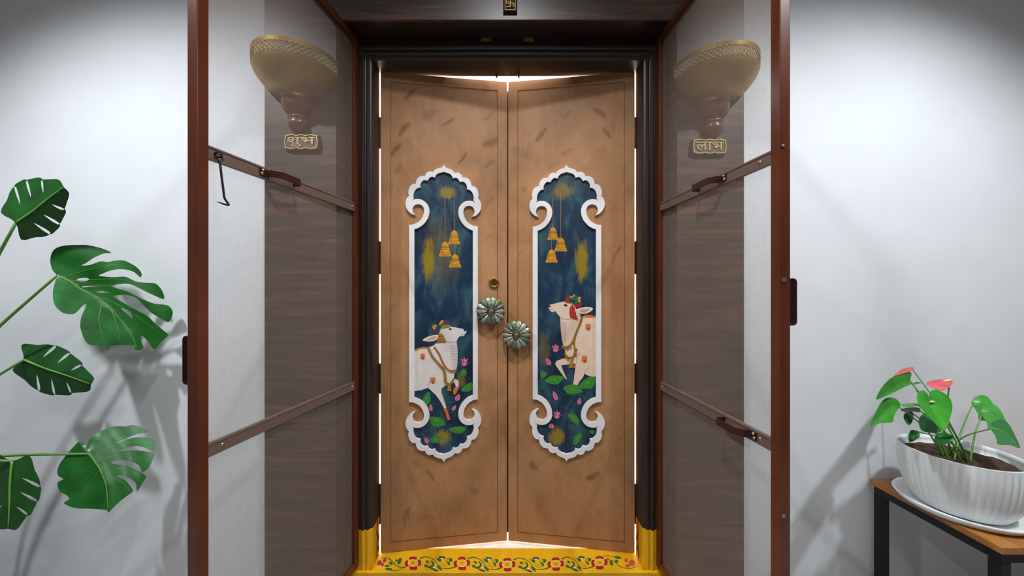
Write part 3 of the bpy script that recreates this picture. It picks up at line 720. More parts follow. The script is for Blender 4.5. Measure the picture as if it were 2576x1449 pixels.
for (pts, c) in (([(182,782), (210,750), (260,735), (318,745), (322,760), (285,800), (240,803)], (255,765)), ([(323,828), (370,808), (420,805), (470,858), (430,872), (380,880), (345,865)], (395,840)),
                 ([(440,825), (470,780), (520,748), (562,745), (562,800), (540,835), (480,838)], (510,790)), ([(145,735), (165,700), (197,722), (195,740), (165,758)], (170,728)),
                 ([(358,1040), (380,1022), (420,1040), (445,1080), (435,1110), (390,1085)], (400,1060)), ([(398,1250), (410,1200), (450,1170), (462,1190), (450,1230), (420,1262)], (430,1215)),
                 ([(515,1160), (550,1145), (560,1165), (545,1180)], (540,1162))):
    pad(pnR, fnR, [R(*p) for p in pts], R(*c))
knob(rootR, 1, 1301.5, 840, 'shell inlaid flower knob, the lower of the pair')

brush_marks(1, rootR, [Z3(1498,1088,1595,965,13), Z3(1720,910,1785,835,10,.7), Z3(1935,825,2050,915,16,.8), Z3(2005,965,2085,1065,10), Z3(1695,1185,1795,1125,15,.6), Z3(1925,770,2005,685,9,.6), Z3(1590,1300,1660,1230,9,.4), Z3(1840,1000,1900,1075,9,.4),
    Z3(1330,1120,1470,1200,26,.5), Z8(1455,25,1530,105,18,.8), Z8(1905,180,2030,115,17,.8), Z8(1985,495,2045,425,14,.5), Z8(1395,490,1445,435,10,.5), (1538,668,1566,615,9,.7), (1533,540,1560,505,9,.5), (1310,480,1325,470,14,.6), (1556,820,1580,770,9,.4), (1300,650,1320,625,8,.5),
    (1535,985,1575,930,11,.4), (1540,1130,1578,1085,11,.45), (1300,1180,1325,1140,10,.4), (1390,1260,1430,1210,10,.3)])
# ================================================================ FLY-SCREEN DOORS
def screen_door(side, W, deg, label, hook, handles):
    """local x runs from the hinge to the free edge, -y is the side seen from between the doors (mirrored for the right one)"""
    a = math.radians(deg); hx, hy = side*.594, 1.398
    # left door: direction (-sin,-cos); its inner face looks to +x ; right: direction (+sin,-cos), inner face looks to -x
    ang = math.atan2(-math.cos(a), side*math.sin(a))
    root = thing('screen_door', label, 'screen door', (hx, hy, E), ang, 'pair of open screen doors')
    q = -1 if side < 0 else 1       # local +y (left normal of the direction): for side<0 points to +x, i.e. inner is +y ; outer is -y
    t = .027; zt, zb = 1.002, -1.106
    def b(bm, x0, x1, o0, o1, z0, z1): # o: distance outward from the inner face
        y0, y1 = (o0*q, o1*q); box(bm, x0, x1, min(y0, y1), max(y0, y1), z0, z1)
    def part(name, *d, mat='enamel', par=root, bev=.002):
        bm = bmesh.new(); b(bm, *d); return link(name, bm, mat, par, bevel=bev)
    part('stile', 0, t, 0, t, zb, zt); part('stile', W-t, W, 0, t, zb, zt)
    part('top_rail', t, W-t, 0, t, zt-.027, zt); part('bottom_rail', t, W-t, 0, t, zb, zb+.027)
    # groove lines on the free stile
    bm = bmesh.new(); nx, nz = 22, 60                       # the mesh, very slightly slack
    g = [[bm.verts.new((t+(W-2*t)*i/nx, q*(.0125+.002*math.sin(3*i/nx*PI)*math.sin(7*j/nz*PI)), zb+.027+(zt-zb-.054)*j/nz)) for j in range(nz+1)] for i in range(nx+1)]
    for i in range(nx):
        for j in range(nz): bm.faces.new((g[i][j], g[i+1][j], g[i+1][j+1], g[i][j+1]))
    link('fly_mesh', bm, 'mesh', root, smooth=True)
    bars = []
    for (z1, name) in ((.338, 'crossbar'), (-.363, 'crossbar')):
        bm = bmesh.new(); b(bm, t, W-t, .002, .0115, z1-.033, z1); b(bm, t, W-t, .0005, .002, z1-.006, z1-.002)
        bars.append(link(name, bm, 'bar', root, bevel=.0012))
        for (x) in (t+.012, W-t-.035):
            bm = bmesh.new(); lathe(bm, [(0,.0025), (.003,.0022), (.0045,.0008), (.005,0)], (0,0,0), n=14, axis='y')
            bmesh.ops.transform(bm, matrix=Matrix.Translation((x, q*.002, z1-.017)) @ Matrix.Rotation(0 if q > 0 else PI, 4, 'Z'), verts=bm.verts[:])
            link('screw', bm, 'steel', bars[-1], smooth=True)
    def strap(par, s0, s1, zc, w=.020, p=.028, base=.002, plate=.022):
        """a bent flat-bar pull between s0 and s1 on the inner face"""
        pts = [(s0, base), (s0+(plate if s1 > s0 else -plate), base), (s0+(.027 if s1 > s0 else -.027), base-p*.55), (s0+(.040 if s1 > s0 else -.040), base-p), (s1-(.004 if s1 > s0 else -.004), base-p), (s1, base-p*.9), (s1, base)]
        th = .003; bm = bmesh.new(); prev = None
        for i, (x, o) in enumerate(pts):
            dx = pts[min(i+1, len(pts)-1)][0]-pts[max(i-1, 0)][0]; do = pts[min(i+1, len(pts)-1)][1]-pts[max(i-1, 0)][1]
            l = math.hypot(dx, do); nx_, no = -do/l*th/2, dx/l*th/2
            ring = [bm.verts.new((x+sx*nx_, q*(o-.0016+sx*no), zc+sz*w/2)) for sx, sz in ((-1,-1), (1,-1), (1,1), (-1,1))]
            if prev:
                for k in range(4): bm.faces.new((prev[k], prev[(k+1)%4], ring[(k+1)%4], ring[k]))
            else: bm.faces.new(ring)
            prev = ring
        bm.faces.new(prev[::-1])
        o = link('pull_handle', bm, 'maroon', par, bevel=.0006)
        return o
    for (bi, s0, s1) in handles:
        zc = (.338 if bi == 0 else -.363)-.016
        h = strap(bars[bi], s0, s1, zc)
        for dz in (-.005, .005):
            bm = bmesh.new(); d = .008 if s1 > s0 else -.008
            lathe(bm, [(0,.003), (.003,.0026), (.0042,0)], (0,0,0), n=12, axis='y')
            bmesh.ops.transform(bm, matrix=Matrix.Translation((s0+d*(1.2 if dz > 0 else .8), q*-.001, zc+dz)) @ Matrix.Rotation(0 if q > 0 else PI, 4, 'Z'), verts=bm.verts[:])
            sc = link('handle_screw', bm, 'steel', bars[bi], smooth=True)
    if hook:
        s = W-.044; zc = .338-.022
        bm = bmesh.new(); tube(bm, [(s+.007*math.cos(k*PI/8)*.6, q*(-.006-.009*math.sin(k*PI/8)), zc+.004*math.cos(k*PI/8)+.004) for k in range(-4, 13)], .0022, 8)
        hk = link('hook_eye', bm, 'dark_metal', root, smooth=True)
        bm = bmesh.new()
        ringp = [(s+.004+.0075*math.cos(k*2*PI/14-PI/2), q*-.014, zc-.004+.009*math.sin(k*2*PI/14-PI/2)) for k in range(15)]
        tube(bm, ringp, .0018, 8)
        pts = spline([Vector(p) for p in ((s+.004, q*-.014, zc-.013), (s+.003, q*-.015, zc-.022), (s+.001, q*-.016, zc-.045), (s-.002, q*-.018, zc-.080), (s-.004, q*-.019, zc-.098), (s-.010, q*-.022, zc-.110), (s-.009, q*-.024, zc-.114), (s+.004, q*-.026, zc-.115), (s+.020, q*-.026, zc-.113))], 5)
        tube(bm, pts, [.0024]*(len(pts)-6)+[.0022, .002, .0017, .0014, .001, .0006], 8)
        link('hook', bm, 'dark_metal', hk, smooth=True)
    # outer D-pull near the free edge
    zc, x = (-.165, W-.018) if side < 0 else (-.031, W-.018)
    hh = .055; bm = bmesh.new(); w = .018; prev = None
    path = [(t-.002, hh), (t+.018, hh), (t+.0225, hh-.002), (t+.0245, hh-.007), (t+.0245, -hh+.007), (t+.0225, -hh+.002), (t+.018, -hh), (t-.002, -hh)]
    for i, (o, zz) in enumerate(path):
        p0, p1 = path[max(i-1, 0)], path[min(i+1, len(path)-1)]
        dx, dz = p1[0]-p0[0], p1[1]-p0[1]; l = math.hypot(dx, dz); no, nz_ = -dz/l*.0016, dx/l*.0016
        ring = [bm.verts.new((x+sw*w/2, q*(o+sx*no), zc+zz+sx*nz_)) for sx, sw in ((-1,-1), (1,-1), (1,1), (-1,1))]
        if prev:
            for k in range(4): bm.faces.new((prev[k], prev[(k+1)%4], ring[(k+1)%4], ring[k]))
        else: bm.faces.new(ring)
        prev = ring
    bm.faces.new(prev[::-1]); link('outer_pull', bm, 'maroon', root, bevel=.0006)
    if side > 0:
        for py, s_ in ((368,.7), (705,1.2), (1298,.9)):
            z = -(py-CY)/F*.826
            bm = bmesh.new(); box(bm, W-.0005, W+.002, q*.004 if q > 0 else -.014, .004+.0095*s_, z-.004*s_, z+.004*s_)
            link('magnet_plate', bm, 'steel', root, bevel=.0008)
    return root
screen_door(-1, .615, 10.35, 'open screen door with a hanging hook, beside the large-leaved plant', True, [(0, .452, .335)])
screen_door(1, .575, 4.8, 'open screen door with two strap pulls on its crossbars, nearer the side table', False, [(0, .395, .275), (1, .505, .39)])

# ================================================================ WALL SCONCES
def sconce(x, dz, label):
    root = thing('wall_sconce', label, 'wall lamp', (x, DP, E+dz), 0, 'half-bowl brass wall sconces'); root.scale = (.965, .965, 1)
    bm = bmesh.new()
    bowl = [(p.x, p.y) for p in spline([Vector(p) for p in ((.1500,.7790), (.1470,.7690), (.1400,.7560), (.1280,.7400), (.1115,.7220), (.0865,.7055), (.0560,.6965))], 4)]
    lathe(bm, bowl, (0,0,0), PI, 2*PI, 56); link('bowl', bm, 'rim_gold', root, smooth=True, solid=.002)
    bm = bmesh.new(); lathe(bm, [(.1515,.8135), (.1530,.8270), (.1515,.8275), (.1500,.8140), (.1515,.8135)], (0,0,0), PI, 2*PI, 56)
    link('rim', bm, 'rim_gold', root)
    bm = bmesh.new(); lathe(bm, [(.1475,.7760), (.1475,.8160)], (0,0,0), PI, 2*PI, 56); link('liner', bm, 'opal', root, smooth=True)
    bm = bmesh.new(); N = 26; h0, h1 = .7775, .8145
    for k in range(-3, N):
        for s in (1, -1):
            pts = []
            for j in range(7):
                tt = j/6; a = PI+(k+1.5+s*(tt-.5)*2.3+.5)*PI/N
                if PI <= a <= 2*PI: pts.append(((.1503+.0012*tt)*math.cos(a), (.1503+.0012*tt)*math.sin(a), h0+(h1-h0)*tt))
            if len(pts) > 1: tube(bm, pts, .0016, 5)
    link('pierced_band', bm, 'rim_gold', root, smooth=True)
    bm = bmesh.new(); lathe(bm, [(.050,.7000), (.0575,.6998), (.0580,.6970), (.0565,.6950), (.0575,.6815), (0,.6815)], (0,0,0), PI, 2*PI, 40); link('collar', bm, 'gold', root, smooth=False)
    bm = bmesh.new(); prof = [(0,.690), (.0700,.690), (.0715,.684), (.0700,.678), (.0685,.672), (.0690,.664), (.0640,.652), (.0540,.643), (.0430,.636), (.0370,.630), (.0365,.627), (.0420,.624), (.0445,.619), (.0425,.614), (.0385,.611),
                              (.0400,.607), (.0440,.600), (.0450,.592), (.0420,.582), (.0340,.572), (.0240,.563), (.0140,.557), (.0060,.554), (0,.553)]
    prof = [(r*.83, .682-(.690-h)*.122/.137) for r, h in prof]
    lathe(bm, prof, (0,0,0), PI, 2*PI, 40); link('stem', bm, 'stem_wood', root, smooth=True)
    return root
sconce((751.5-CX)/673, .016, 'half-bowl brass wall lamp seen through the screen door with the hanging hook')
sconce((1791.5-CX)/673, 0, 'half-bowl brass wall lamp seen through the screen door nearer the side table')

# ================================================================ WORD PLAQUES
def text_bm(body, size, depth):
    cu = bpy.data.curves.new('t', 'FONT'); cu.body = body; cu.size = size; cu.extrude = depth; cu.align_x = 'CENTER'; cu.offset = size*.006
    o = bpy.data.objects.new('t', cu); C.objects.link(o)
    bpy.context.view_layer.update()
    dg = bpy.context.evaluated_depsgraph_get(); ev = o.evaluated_get(dg); me = ev.to_mesh()
    bm = bmesh.new(); bm.from_mesh(me); ev.to_mesh_clear()
    C.objects.unlink(o); bpy.data.objects.remove(o); bpy.data.curves.remove(cu)
    return bm
def fit(bm, x0, x1, z0, z1, y):
    xs = [v.co.x for v in bm.verts]; ys = [v.co.y for v in bm.verts]
    for v in bm.verts:
        v.co = Vector((x0+(v.co.x-min(xs))/(max(xs)-min(xs))*(x1-x0), y-v.co.z, z0+(v.co.y-min(ys))/(max(ys)-min(ys))*(z1-z0)))
def wavy(hw, hh, amp, n=6):
    pts = []
    def seg(p, q_, k, nrm):
        for i in range(12):
            t_ = i/12; w = abs(math.sin(PI*k*t_))*amp-amp*.6
            pts.append((p[0]+(q_[0]-p[0])*t_+nrm[0]*w, p[1]+(q_[1]-p[1])*t_+nrm[1]*w))
    c = .006
    seg((-hw+c,-hh), (hw-c,-hh), 3, (0,-1)); seg((hw-c,-hh), (hw,-hh+c), 1, (.4,-.4)); seg((hw,-hh+c), (hw,hh-c), 1, (1,0)); seg((hw,hh-c), (hw-c,hh), 1, (.4,.4))
    seg((hw-c,hh), (-hw+c,hh), 3, (0,1)); seg((-hw+c,hh), (-hw,hh-c), 1, (-.4,.4)); seg((-hw,hh-c), (-hw,-hh+c), 1, (-1,0)); seg((-hw,-hh+c), (-hw+c,-hh), 1, (-.4,-.4))
    return pts
def plaque(px, py, body, label):
    d = DP-.012; x, z = (px-CX)/F*d, -(py-CY)/F*d
    root = thing('word_plaque', label, 'sign', (x, DP, E+z), 0, 'carved word plaques under the wall lamps')
    hw, hh = .0615, .0270
    bm = bmesh.new(); prism(bm, [wavy(hw, hh, .004)], -.011, -.006); box(bm, -hw-.001, hw+.001, -.0065, 0, -hh-.001, hh+.001); link('backing', bm, 'plaque_wood', root, bevel=.001)
    bm = bmesh.new(); prism(bm, [wavy(hw-.0010, hh-.0010, .004), wavy(hw-.0046, hh-.0046, .004)], -.0135, -.0108); link('border', bm, 'gold', root, bevel=.0007)
    bm = text_bm(body, .05, .0011); fit(bm, -hw+.010, hw-.010, -hh+.0085 if 'ु' in body else -hh+.0115, hh-.010, -.0120)
    link('lettering', bm, 'gold', root)
plaque(757.5, 356.5, 'शुभ', 'small carved plaque reading शुभ, beside the screen door hook')
plaque(1785.5, 368, 'लाभ', 'small carved plaque reading लाभ, under a wall lamp')
# symbol plaque over the door
d = DP-.01; x = (1283.5-CX)/F*d
root = thing('symbol_plaque', 'small dark plaque with a gold good-luck cross and dots, above the doors', 'sign', (x, DP+.0005, E+1.0730), 0)
bm = bmesh.new()
for (w0, h0, y0, w1, h1, y1) in ((.0262,.0475,0,.0262,.0475,-.004), (.0255,.0468,-.004,.0212,.0420,-.011)):
    lo = [bm.verts.new((sx*w0, y0, sz*h0)) for sx, sz in ((-1,-1), (1,-1), (1,1), (-1,1))]; hi = [bm.verts.new((sx*w1, y1, sz*h1)) for sx, sz in ((-1,-1), (1,-1), (1,1), (-1,1))]
    for k in range(4): bm.faces.new((lo[k], lo[(k+1)%4], hi[(k+1)%4], hi[k]))
    bm.faces.new(lo); bm.faces.new(hi[::-1])
link('backing', bm, 'plaque_dark', root)
bm = bmesh.new()
rc4 = lambda w, h: [(-w,-h), (w,-h), (w,h), (-w,h)]
prism(bm, [rc4(.0205,.0395), rc4(.0178,.0365)], -.0128, -.0108); link('border', bm, 'matte_gold', root, bevel=.0005)
bm = bmesh.new(); cz = -.014; w = .0016
for k_, (a, b, c, e) in enumerate(((-w,w,-.0150,.0150), (-.0150,.0150,-w,w), (0,.0150,.0150-2*w,.0150), (.0150-2*w,.0150,-.0150,0), (-.0150,0,-.0150,-.0150+2*w), (-.0150,-.0150+2*w,0,.0150))):
    box(bm, a, b, -.0128-.00012*k_, -.0108+.00005*k_, cz+c, cz+e)
for sx in (-1, 1):
    for sz in (-1, 1): lathe(bm, [(0,.0126), (.0016,.0124), (.0022,.0108)], (sx*.0068, 0, cz+sz*.0068), n=12, axis='y')
link('symbol', bm, 'matte_gold', root)

# ================================================================ LEAVES
def inside(p, poly):
    r = False; j = len(poly)-1
    for i in range(len(poly)):
        a, b = poly[i], poly[j]
        if (a[1] > p[1]) != (b[1] > p[1]) and p[0] < (b[0]-a[0])*(p[1]-a[1])/(b[1]-a[1])+a[0]: r = not r
        j = i
    return r
def sheet(outline, step, fn, holes=(), smooth=3):
    """outline in photo pixels -> a curved, evenly meshed blade; fn(px, py) gives its distance from the eye"""
    ol = [(p.x, p.y) for p in spline([Vector((x, y)) for x, y in outline], smooth, True)] if smooth else list(outline)
    pts = [Vector(p) for p in ol]; edges = [(i, (i+1) % len(ol)) for i in range(len(ol))]
    for h in holes:
        k = len(pts); hh = [(p.x, p.y) for p in spline([Vector((x, y)) for x, y in h], 3, True)]
        pts += [Vector(p) for p in hh]; edges += [(k+i, k+(i+1) % len(hh)) for i in range(len(hh))]
    x0, x1 = min(p[0] for p in ol), max(p[0] for p in ol); y0, y1 = min(p[1] for p in ol), max(p[1] for p in ol)
    y = y0+step/2
    while y < y1:
        x = x0+step/2
        while x < x1:
            if inside((x, y), ol) and not any(inside((x, y), h) for h in holes): pts.append(Vector((x+random.uniform(-1,1)*step*.15, y+random.uniform(-1,1)*step*.15)))
            x += step
        y += step
    r = delaunay_2d_cdt(pts, edges, [], 1, 1e-4)
    bm = bmesh.new(); vs = [bm.verts.new(at(p.x, p.y, fn(p.x, p.y))) for p in r[0]]
    for f in r[2]:
        c = sum((r[0][i] for i in f), Vector((0,0)))/len(f)
        if any(inside(c, h) for h in holes) or not inside(c, ol): continue
        fc = bm.faces.new([vs[i] for i in f])
    bm.normal_update()
    if sum(f.normal.y for f in bm.faces) > 0: bmesh.ops.reverse_faces(bm, faces=bm.faces[:])
    return bm
def near_line(p, line):
    best = (1e9, 0, 0)
    L = 0
    for a, b in zip(line, line[1:]):
        ax, ay = a; bx, by = b; dx, dy = bx-ax, by-ay; l2 = dx*dx+dy*dy
        t_ = max(0, min(1, ((p[0]-ax)*dx+(p[1]-ay)*dy)/l2)); qx, qy = ax+dx*t_, ay+dy*t_
        dd = math.hypot(p[0]-qx, p[1]-qy); sg = (dx*(p[1]-ay)-dy*(p[0]-ax))
        if dd < best[0]: best = (dd, 1 if sg > 0 else -1, L+math.sqrt(l2)*t_)
        L += math.sqrt(l2)
    return best
def big_leaf(root, outline, rib, fn, holes=(), mat='monstera', veins=()):
    bm = sheet(outline, 9, fn, holes)
    lf = link('leaf', bm, mat, root, smooth=True, solid=.0008, recalc=False)
    bm = bmesh.new(); P = spline([Vector(p) for p in rib], 4); n = len(P)
    tube(bm, [at(p.x, p.y, fn(p.x, p.y)-.0008) for p in P], [.0030*(1-.75*i/(n-1))+.0003 for i in range(n)], 6)
    for v in veins:
        P = spline([Vector(p) for p in v], 4); n = len(P)
        tube(bm, [at(p.x, p.y, fn(p.x, p.y)-.0004) for p in P], [.0010*(1-.8*i/(n-1)) for i in range(n)], 5)
    link('midrib', bm, 'rib', lf, smooth=True)
    return lf

mon = thing('monstera_plant', 'large split-leaved green plant against the white wall at the edge of the photo', 'plant', (-1.82, 1.06, 0))
mon_inv = Matrix.Translation((1.82, -1.06, 0))
def shift(bm): bmesh.ops.transform(bm, matrix=mon_inv, verts=bm.verts[:]); return bm
_at = at
K = lambda x, y: (195+x/4.83, 600+y/4.83)
ribA = [K(*p) for p in ((-250,450), (-100,520), (30,612), (180,690), (300,770), (400,850), (480,940), (590,1070), (660,1170), (720,1340))]
def dA(px, py):
    dd, sg, s = near_line((px, py), ribA)
    base = 1.135+.105*min(1, max(0, (px-130)/290))
    return base+(-.0008*dd if sg > 0 else .00015*dd)+.0025*math.sin(dd/15.0)*min(1, dd/40)
outA = [K(*p) for p in ((-250,450), (-305,380), (-330,250), (-280,130), (-150,85), (30,78), (120,80), (220,100), (310,125), (412,172), (330,180), (260,205), (180,245), (100,300), (46,326), (130,325), (200,305), (280,278), (370,285), (450,270), (550,265), (620,290), (700,335), (750,380), (780,430), (765,472), (720,435), (680,405), (600,380), (500,372), (400,390), (320,420), (258,451),
    (330,462), (450,470), (570,463), (640,490), (720,525), (800,535), (900,540), (960,555), (1020,620), (1050,690), (1046,738), (960,705), (850,655), (750,605), (640,555), (530,552), (405,577), (470,603), (580,633), (700,690), (800,740), (930,790), (1060,805), (1120,830), (1157,895), (1140,960), (1100,1018), (1000,965), (900,905), (820,830), (740,745), (680,705), (580,685), (490,690), (435,703),
    (540,770), (640,830), (720,870), (860,950), (950,1040), (1097,1160), (1088,1190), (1015,1262), (930,1350), (850,1240), (775,1180), (775,1250), (800,1340), (705,1358), (690,1300), (560,1295), (400,1300), (375,1355), (340,1320), (270,1300), (150,1290), (95,1240), (60,1170), (35,1080), (40,980), (60,920), (90,860), (112,808), (88,797), (40,840), (0,885), (-60,920), (-180,900), (-280,800), (-300,650), (-270,520))]
holesA = [[K(*p) for p in h] for h in (((-10,497), (40,481), (110,480), (140,495), (110,515), (30,520)), ((50,583), (140,574), (240,574), (200,588), (60,590)), ((215,645), (300,640), (395,655), (330,663), (230,655)), ((530,852), (580,855), (640,895), (673,975), (610,925)))]
veinsA = [[K(*p) for p in v] for v in (((30,612), (200,580), (500,590), (850,700), (1080,900)), ((180,690), (400,760), (700,930), (1040,1180)), ((-100,520), (200,500), (550,500), (950,620)), ((-180,480), (100,390), (450,320), (700,380)), ((300,770), (260,1000), (330,1250)), ((400,850), (480,1050), (520,1270)))]
lf = big_leaf(mon, outA, ribA, dA, holesA, 'monstera', veinsA)
K2 = lambda x, y: (195+x/5.8, 1050+y/5.8)
ribB = [K2(*p) for p in ((168,532), (215,590), (265,660), (330,760), (370,860), (415,980), (435,1150), (445,1370))]
def dB(px, py):
    dd, sg, s = near_line((px, py), ribB)
    return 1.13+.05*(px-195)/200-.0005*(py-1050)*.5+(.0004*dd if sg < 0 else .0002*dd)+.0015*math.sin(dd/11.0)
outB = [K2(*p) for p in ((168,534), (150,490), (138,440), (146,395), (168,335), (225,275), (330,210), (440,155), (560,130), (700,130), (800,112), (900,130), (980,170), (1037,212), (900,235), (780,275), (660,325), (546,381), (640,355), (760,310), (880,290), (1000,298), (1080,310), (1125,350), (1136,420), (1115,502), (1060,475), (980,440), (880,420), (790,425), (680,460), (576,496), (680,485), (840,480), (980,495), (1110,525), (1115,565), (1080,660), (1030,740), (945,802), (925,740), (880,690), (800,650), (700,625), (600,622), (486,656),
    (560,685), (680,700), (790,735), (900,790), (1002,860), (960,940), (868,1078), (860,980), (820,920), (740,870), (660,845), (570,856), (640,890), (700,925), (760,990), (807,1080), (700,1160), (560,1280), (447,1390), (430,1355), (300,1340), (160,1330), (35,1330), (-80,1310), (-200,1250), (-120,1190), (-180,1120), (-260,1080), (-290,950), (-200,900), (-290,840), (-270,700), (-170,560), (-70,440), (0,372), (40,357), (95,380), (132,420), (128,465), (140,515))]
veinsB = [[K2(*p) for p in v] for v in (((168,532), (400,350), (700,220), (980,190)), ((215,590), (500,430), (800,360), (1100,420)), ((265,660), (500,570), (800,550), (1060,640)), ((330,760), (560,740), (800,800), (960,900)), ((370,860), (560,900), (720,1010), (780,1090)), ((265,660), (60,800), (-180,980)), ((330,760), (180,950), (-60,1180)))]
big_leaf(mon, outB, ribB, dB, (), 'monstera', veinsB)
# darker leaves further back and left
def ell_leaf(cx, cy, tipx, tipy, w, dist, tilt, mat='monstera_dark', splits=4):
    ax, ay = tipx-cx, tipy-cy; L = math.hypot(ax, ay); ux, uy = ax/L, ay/L; vx, vy = -uy, ux
    up, lo = [], []
    N_ = splits
    for side, arr in ((1, up), (-1, lo)):
        arr.append((cx-ux*L*.10+vx*w*.28*side, cy-uy*L*.10+vy*w*.28*side))
        for k in range(N_):
            a0, a1 = .05+.86*k/N_, .05+.86*(k+.86)/N_; wd = lambda a: w*.5*math.sin(PI*(.18+.80*a)**.8)
            for a, f, sh in ((a0, .97, .06), ((a0+a1)/2, 1.03, .10), (a1, .96, .13)):
                arr.append((cx+ux*L*(a+sh)+vx*wd(a)*f*side, cy+uy*L*(a+sh)+vy*wd(a)*f*side))
            if k < N_-1:
                a = a1+.02; arr.append((cx+ux*L*(a-.02)+vx*wd(a)*.36*side, cy+uy*L*(a-.02)+vy*wd(a)*.36*side))
    outline = [(cx, cy)]+up+[(tipx, tipy)]+lo[::-1]
    rib = [(cx, cy), (cx+ax*.33+vx*2, cy+ay*.33+vy*2), (cx+ax*.66, cy+ay*.66), (tipx-ux*3, tipy-uy*3)]
    def fn(px, py):
        dd, sg, s = near_line((px, py), rib); return dist+tilt*s/300+.0005*dd
    return big_leaf(mon, outline, rib, fn, (), mat)
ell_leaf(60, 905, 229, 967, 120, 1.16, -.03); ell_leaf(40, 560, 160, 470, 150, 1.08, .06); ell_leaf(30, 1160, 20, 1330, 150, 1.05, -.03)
# stalks, planter (below and left of the picture)
def stalk(p_px, fnv, r=.0045):
    e = at(p_px[0], p_px[1], fnv); b = Vector((-1.82+random.uniform(-.05,.05), 1.06+random.uniform(-.05,.05), .36))
    m = (e+b)/2+Vector((-.05, 0, .10)); bm = bmesh.new(); P = spline([b, b*.55+m*.45+Vector((-.02,0,.1)), m+Vector((0,0,.05)), e], 6)
    tube(bm, P, [r*1.5-(r*.7)*i/(len(P)-1) for i in range(len(P))], 8); link('stalk', bm, 'petiole', mon, smooth=True)
for p, dd in ((ribA[0], dA(*ribA[0])), (ribB[0], dB(*ribB[0])+.002), ((60,905), 1.16), ((40,560), 1.08), ((30,1160), 1.05)): stalk(p, dd)
bm = bmesh.new(); lathe(bm, [(0,.0), (.12,.0), (.15,.34), (.155,.36), (.145,.36), (.14,.33), (0,.33)], (-1.82, 1.06, 0), n=40); link('planter', bm, 'pot_dark', mon, smooth=False)
for ch in list(C.objects):
    if ch.parent == mon: ch.matrix_parent_inverse = mon_inv

# ================================================================ SIDE TABLE, POT, ANTHURIUM
TX, TYB, TYF, TZ = 1.344, 1.300, .950, E-.703
tb = thing('side_table', 'low side table with brown wooden top and black metal frame, under the potted flower', 'table', (TX+.35, (TYB+TYF)/2, 0))
tin = Matrix.Translation((-(TX+.35), -(TYB+TYF)/2, 0))
boxobj('tabletop', (TX, TX+.70, TYF, TYB, TZ-.020, TZ), 'table_wood', tb, .002)
fr = bmesh.new(); zt = TZ-.020; s = .028
box(fr, TX+.008, TX+.008+s, TYF+.008+s, TYB-.008-s, zt-s, zt); box(fr, TX+.692-s, TX+.692, TYF+.008+s, TYB-.008-s, zt-s, zt)
box(fr, TX+.008, TX+.692, TYF+.008, TYF+.008+s, zt-s, zt); box(fr, TX+.008, TX+.692, TYB-.008-s, TYB-.008, zt-s, zt)
link('apron', fr, 'black', tb, bevel=.0015)
for x in (TX+.008, TX+.692-s):
    for y in (TYF+.008, TYB-.008-s): boxobj('leg', (x, x+s, y, y+s, 0, zt-s), 'black', tb)
for ch in list(C.objects):
    if ch.parent == tb: ch.matrix_parent_inverse = tin
PX, PY, PR = 1.452, 1.125, .135
sau = thing('saucer', 'round white saucer under the ribbed flower pot', 'saucer', (PX, PY, TZ))
bm = bmesh.new(); lathe(bm, [(0,.004), (.118,.004), (.130,.010), (.139,.021), (.145,.0225), (.147,.020), (.136,.004), (.128,0), (0,0)], (0,0,0), n=64); link('dish', bm, 'ceramic', sau, smooth=True)
pot = thing('anthurium_pot', 'red-flowered anthurium in a white ribbed pot on the side table', 'potted plant', (PX, PY, TZ+.0042))
PIN = Matrix.Translation((-PX, -PY, -(TZ+.0042)))
H = .178
prof = [(0,0), (.088,0), (.100,.006), (.116,.035), (.127,.075), (.133,.115), (.1355,.150), (PR,H-.008), (PR,H), (.1285,H), (.1275,H-.012), (.126,H-.03), (0,H-.03)]
bm = bmesh.new(); lathe(bm, prof[:9], (0,0,0), n=288, mod=lambda a, h: 1+(.030*abs(math.sin(a*24))-.016)*(1 if .006 < h < H-.009 else 0)); lathe(bm, prof[8:], (0,0,0), n=96)
link('pot', bm, 'ceramic', pot, smooth=True)
bm = bmesh.new()
cols = lathe(bm, [(0,H-.022), (.03,H-.020), (.06,H-.022), (.09,H-.019), (.110,H-.022), (.1262,H-.028)], (0,0,0), n=40)
for v in bm.verts: v.co.z += random.uniform(-.003,.003)
link('soil', bm, 'soil', pot)
J = lambda x, y: (2160+x/3.45, 880+y/3.45)
def mid(pts): return (sum(p[0] for p in pts)/len(pts), sum(p[1] for p in pts)/len(pts))
def aleaf(pts, d0, gx, gy, rib, mat='anth', name='leaf'):
    pts = [J(*p) for p in pts]; c = mid(pts); rib = [J(*p) for p in rib]
    def fn(px, py):
        dd, sg, s_ = near_line((px, py), rib); return d0+gx*(px-c[0])+gy*(py-c[1])-.0006*dd+.00001*dd*dd
    bm = sheet(pts, 5, fn); bmesh.ops.transform(bm, matrix=PIN, verts=bm.verts[:])
    lf = link(name, bm, mat, pot, smooth=True, solid=.0008, recalc=False)
    bm = bmesh.new(); P = spline([Vector(p) for p in rib], 3); n = len(P)
    tube(bm, [PIN @ at(p.x, p.y, fn(p.x, p.y)-.0006) for p in P], [.0013*(1-.7*i/(n-1)) for i in range(n)], 6)
    link('midrib', bm, 'rib', lf, smooth=True)
    e = at(rib[0][0], rib[0][1], fn(*rib[0])); return PIN @ e
ends = []
ends.append(aleaf([(457,200), (447,265), (468,292), (400,322), (300,372), (160,432), (168,385), (213,310), (280,245), (340,215), (400,198)], 1.175, .0006, -.0010, [(450,282), (380,285), (280,340), (175,420)]))
ends.append(aleaf([(350,505), (360,470), (325,428), (270,414), (220,430), (180,480), (140,560), (98,662), (180,637), (290,630), (302,590), (322,545)], 1.125, .0004, -.0012, [(350,495), (280,500), (200,560), (115,645)]))
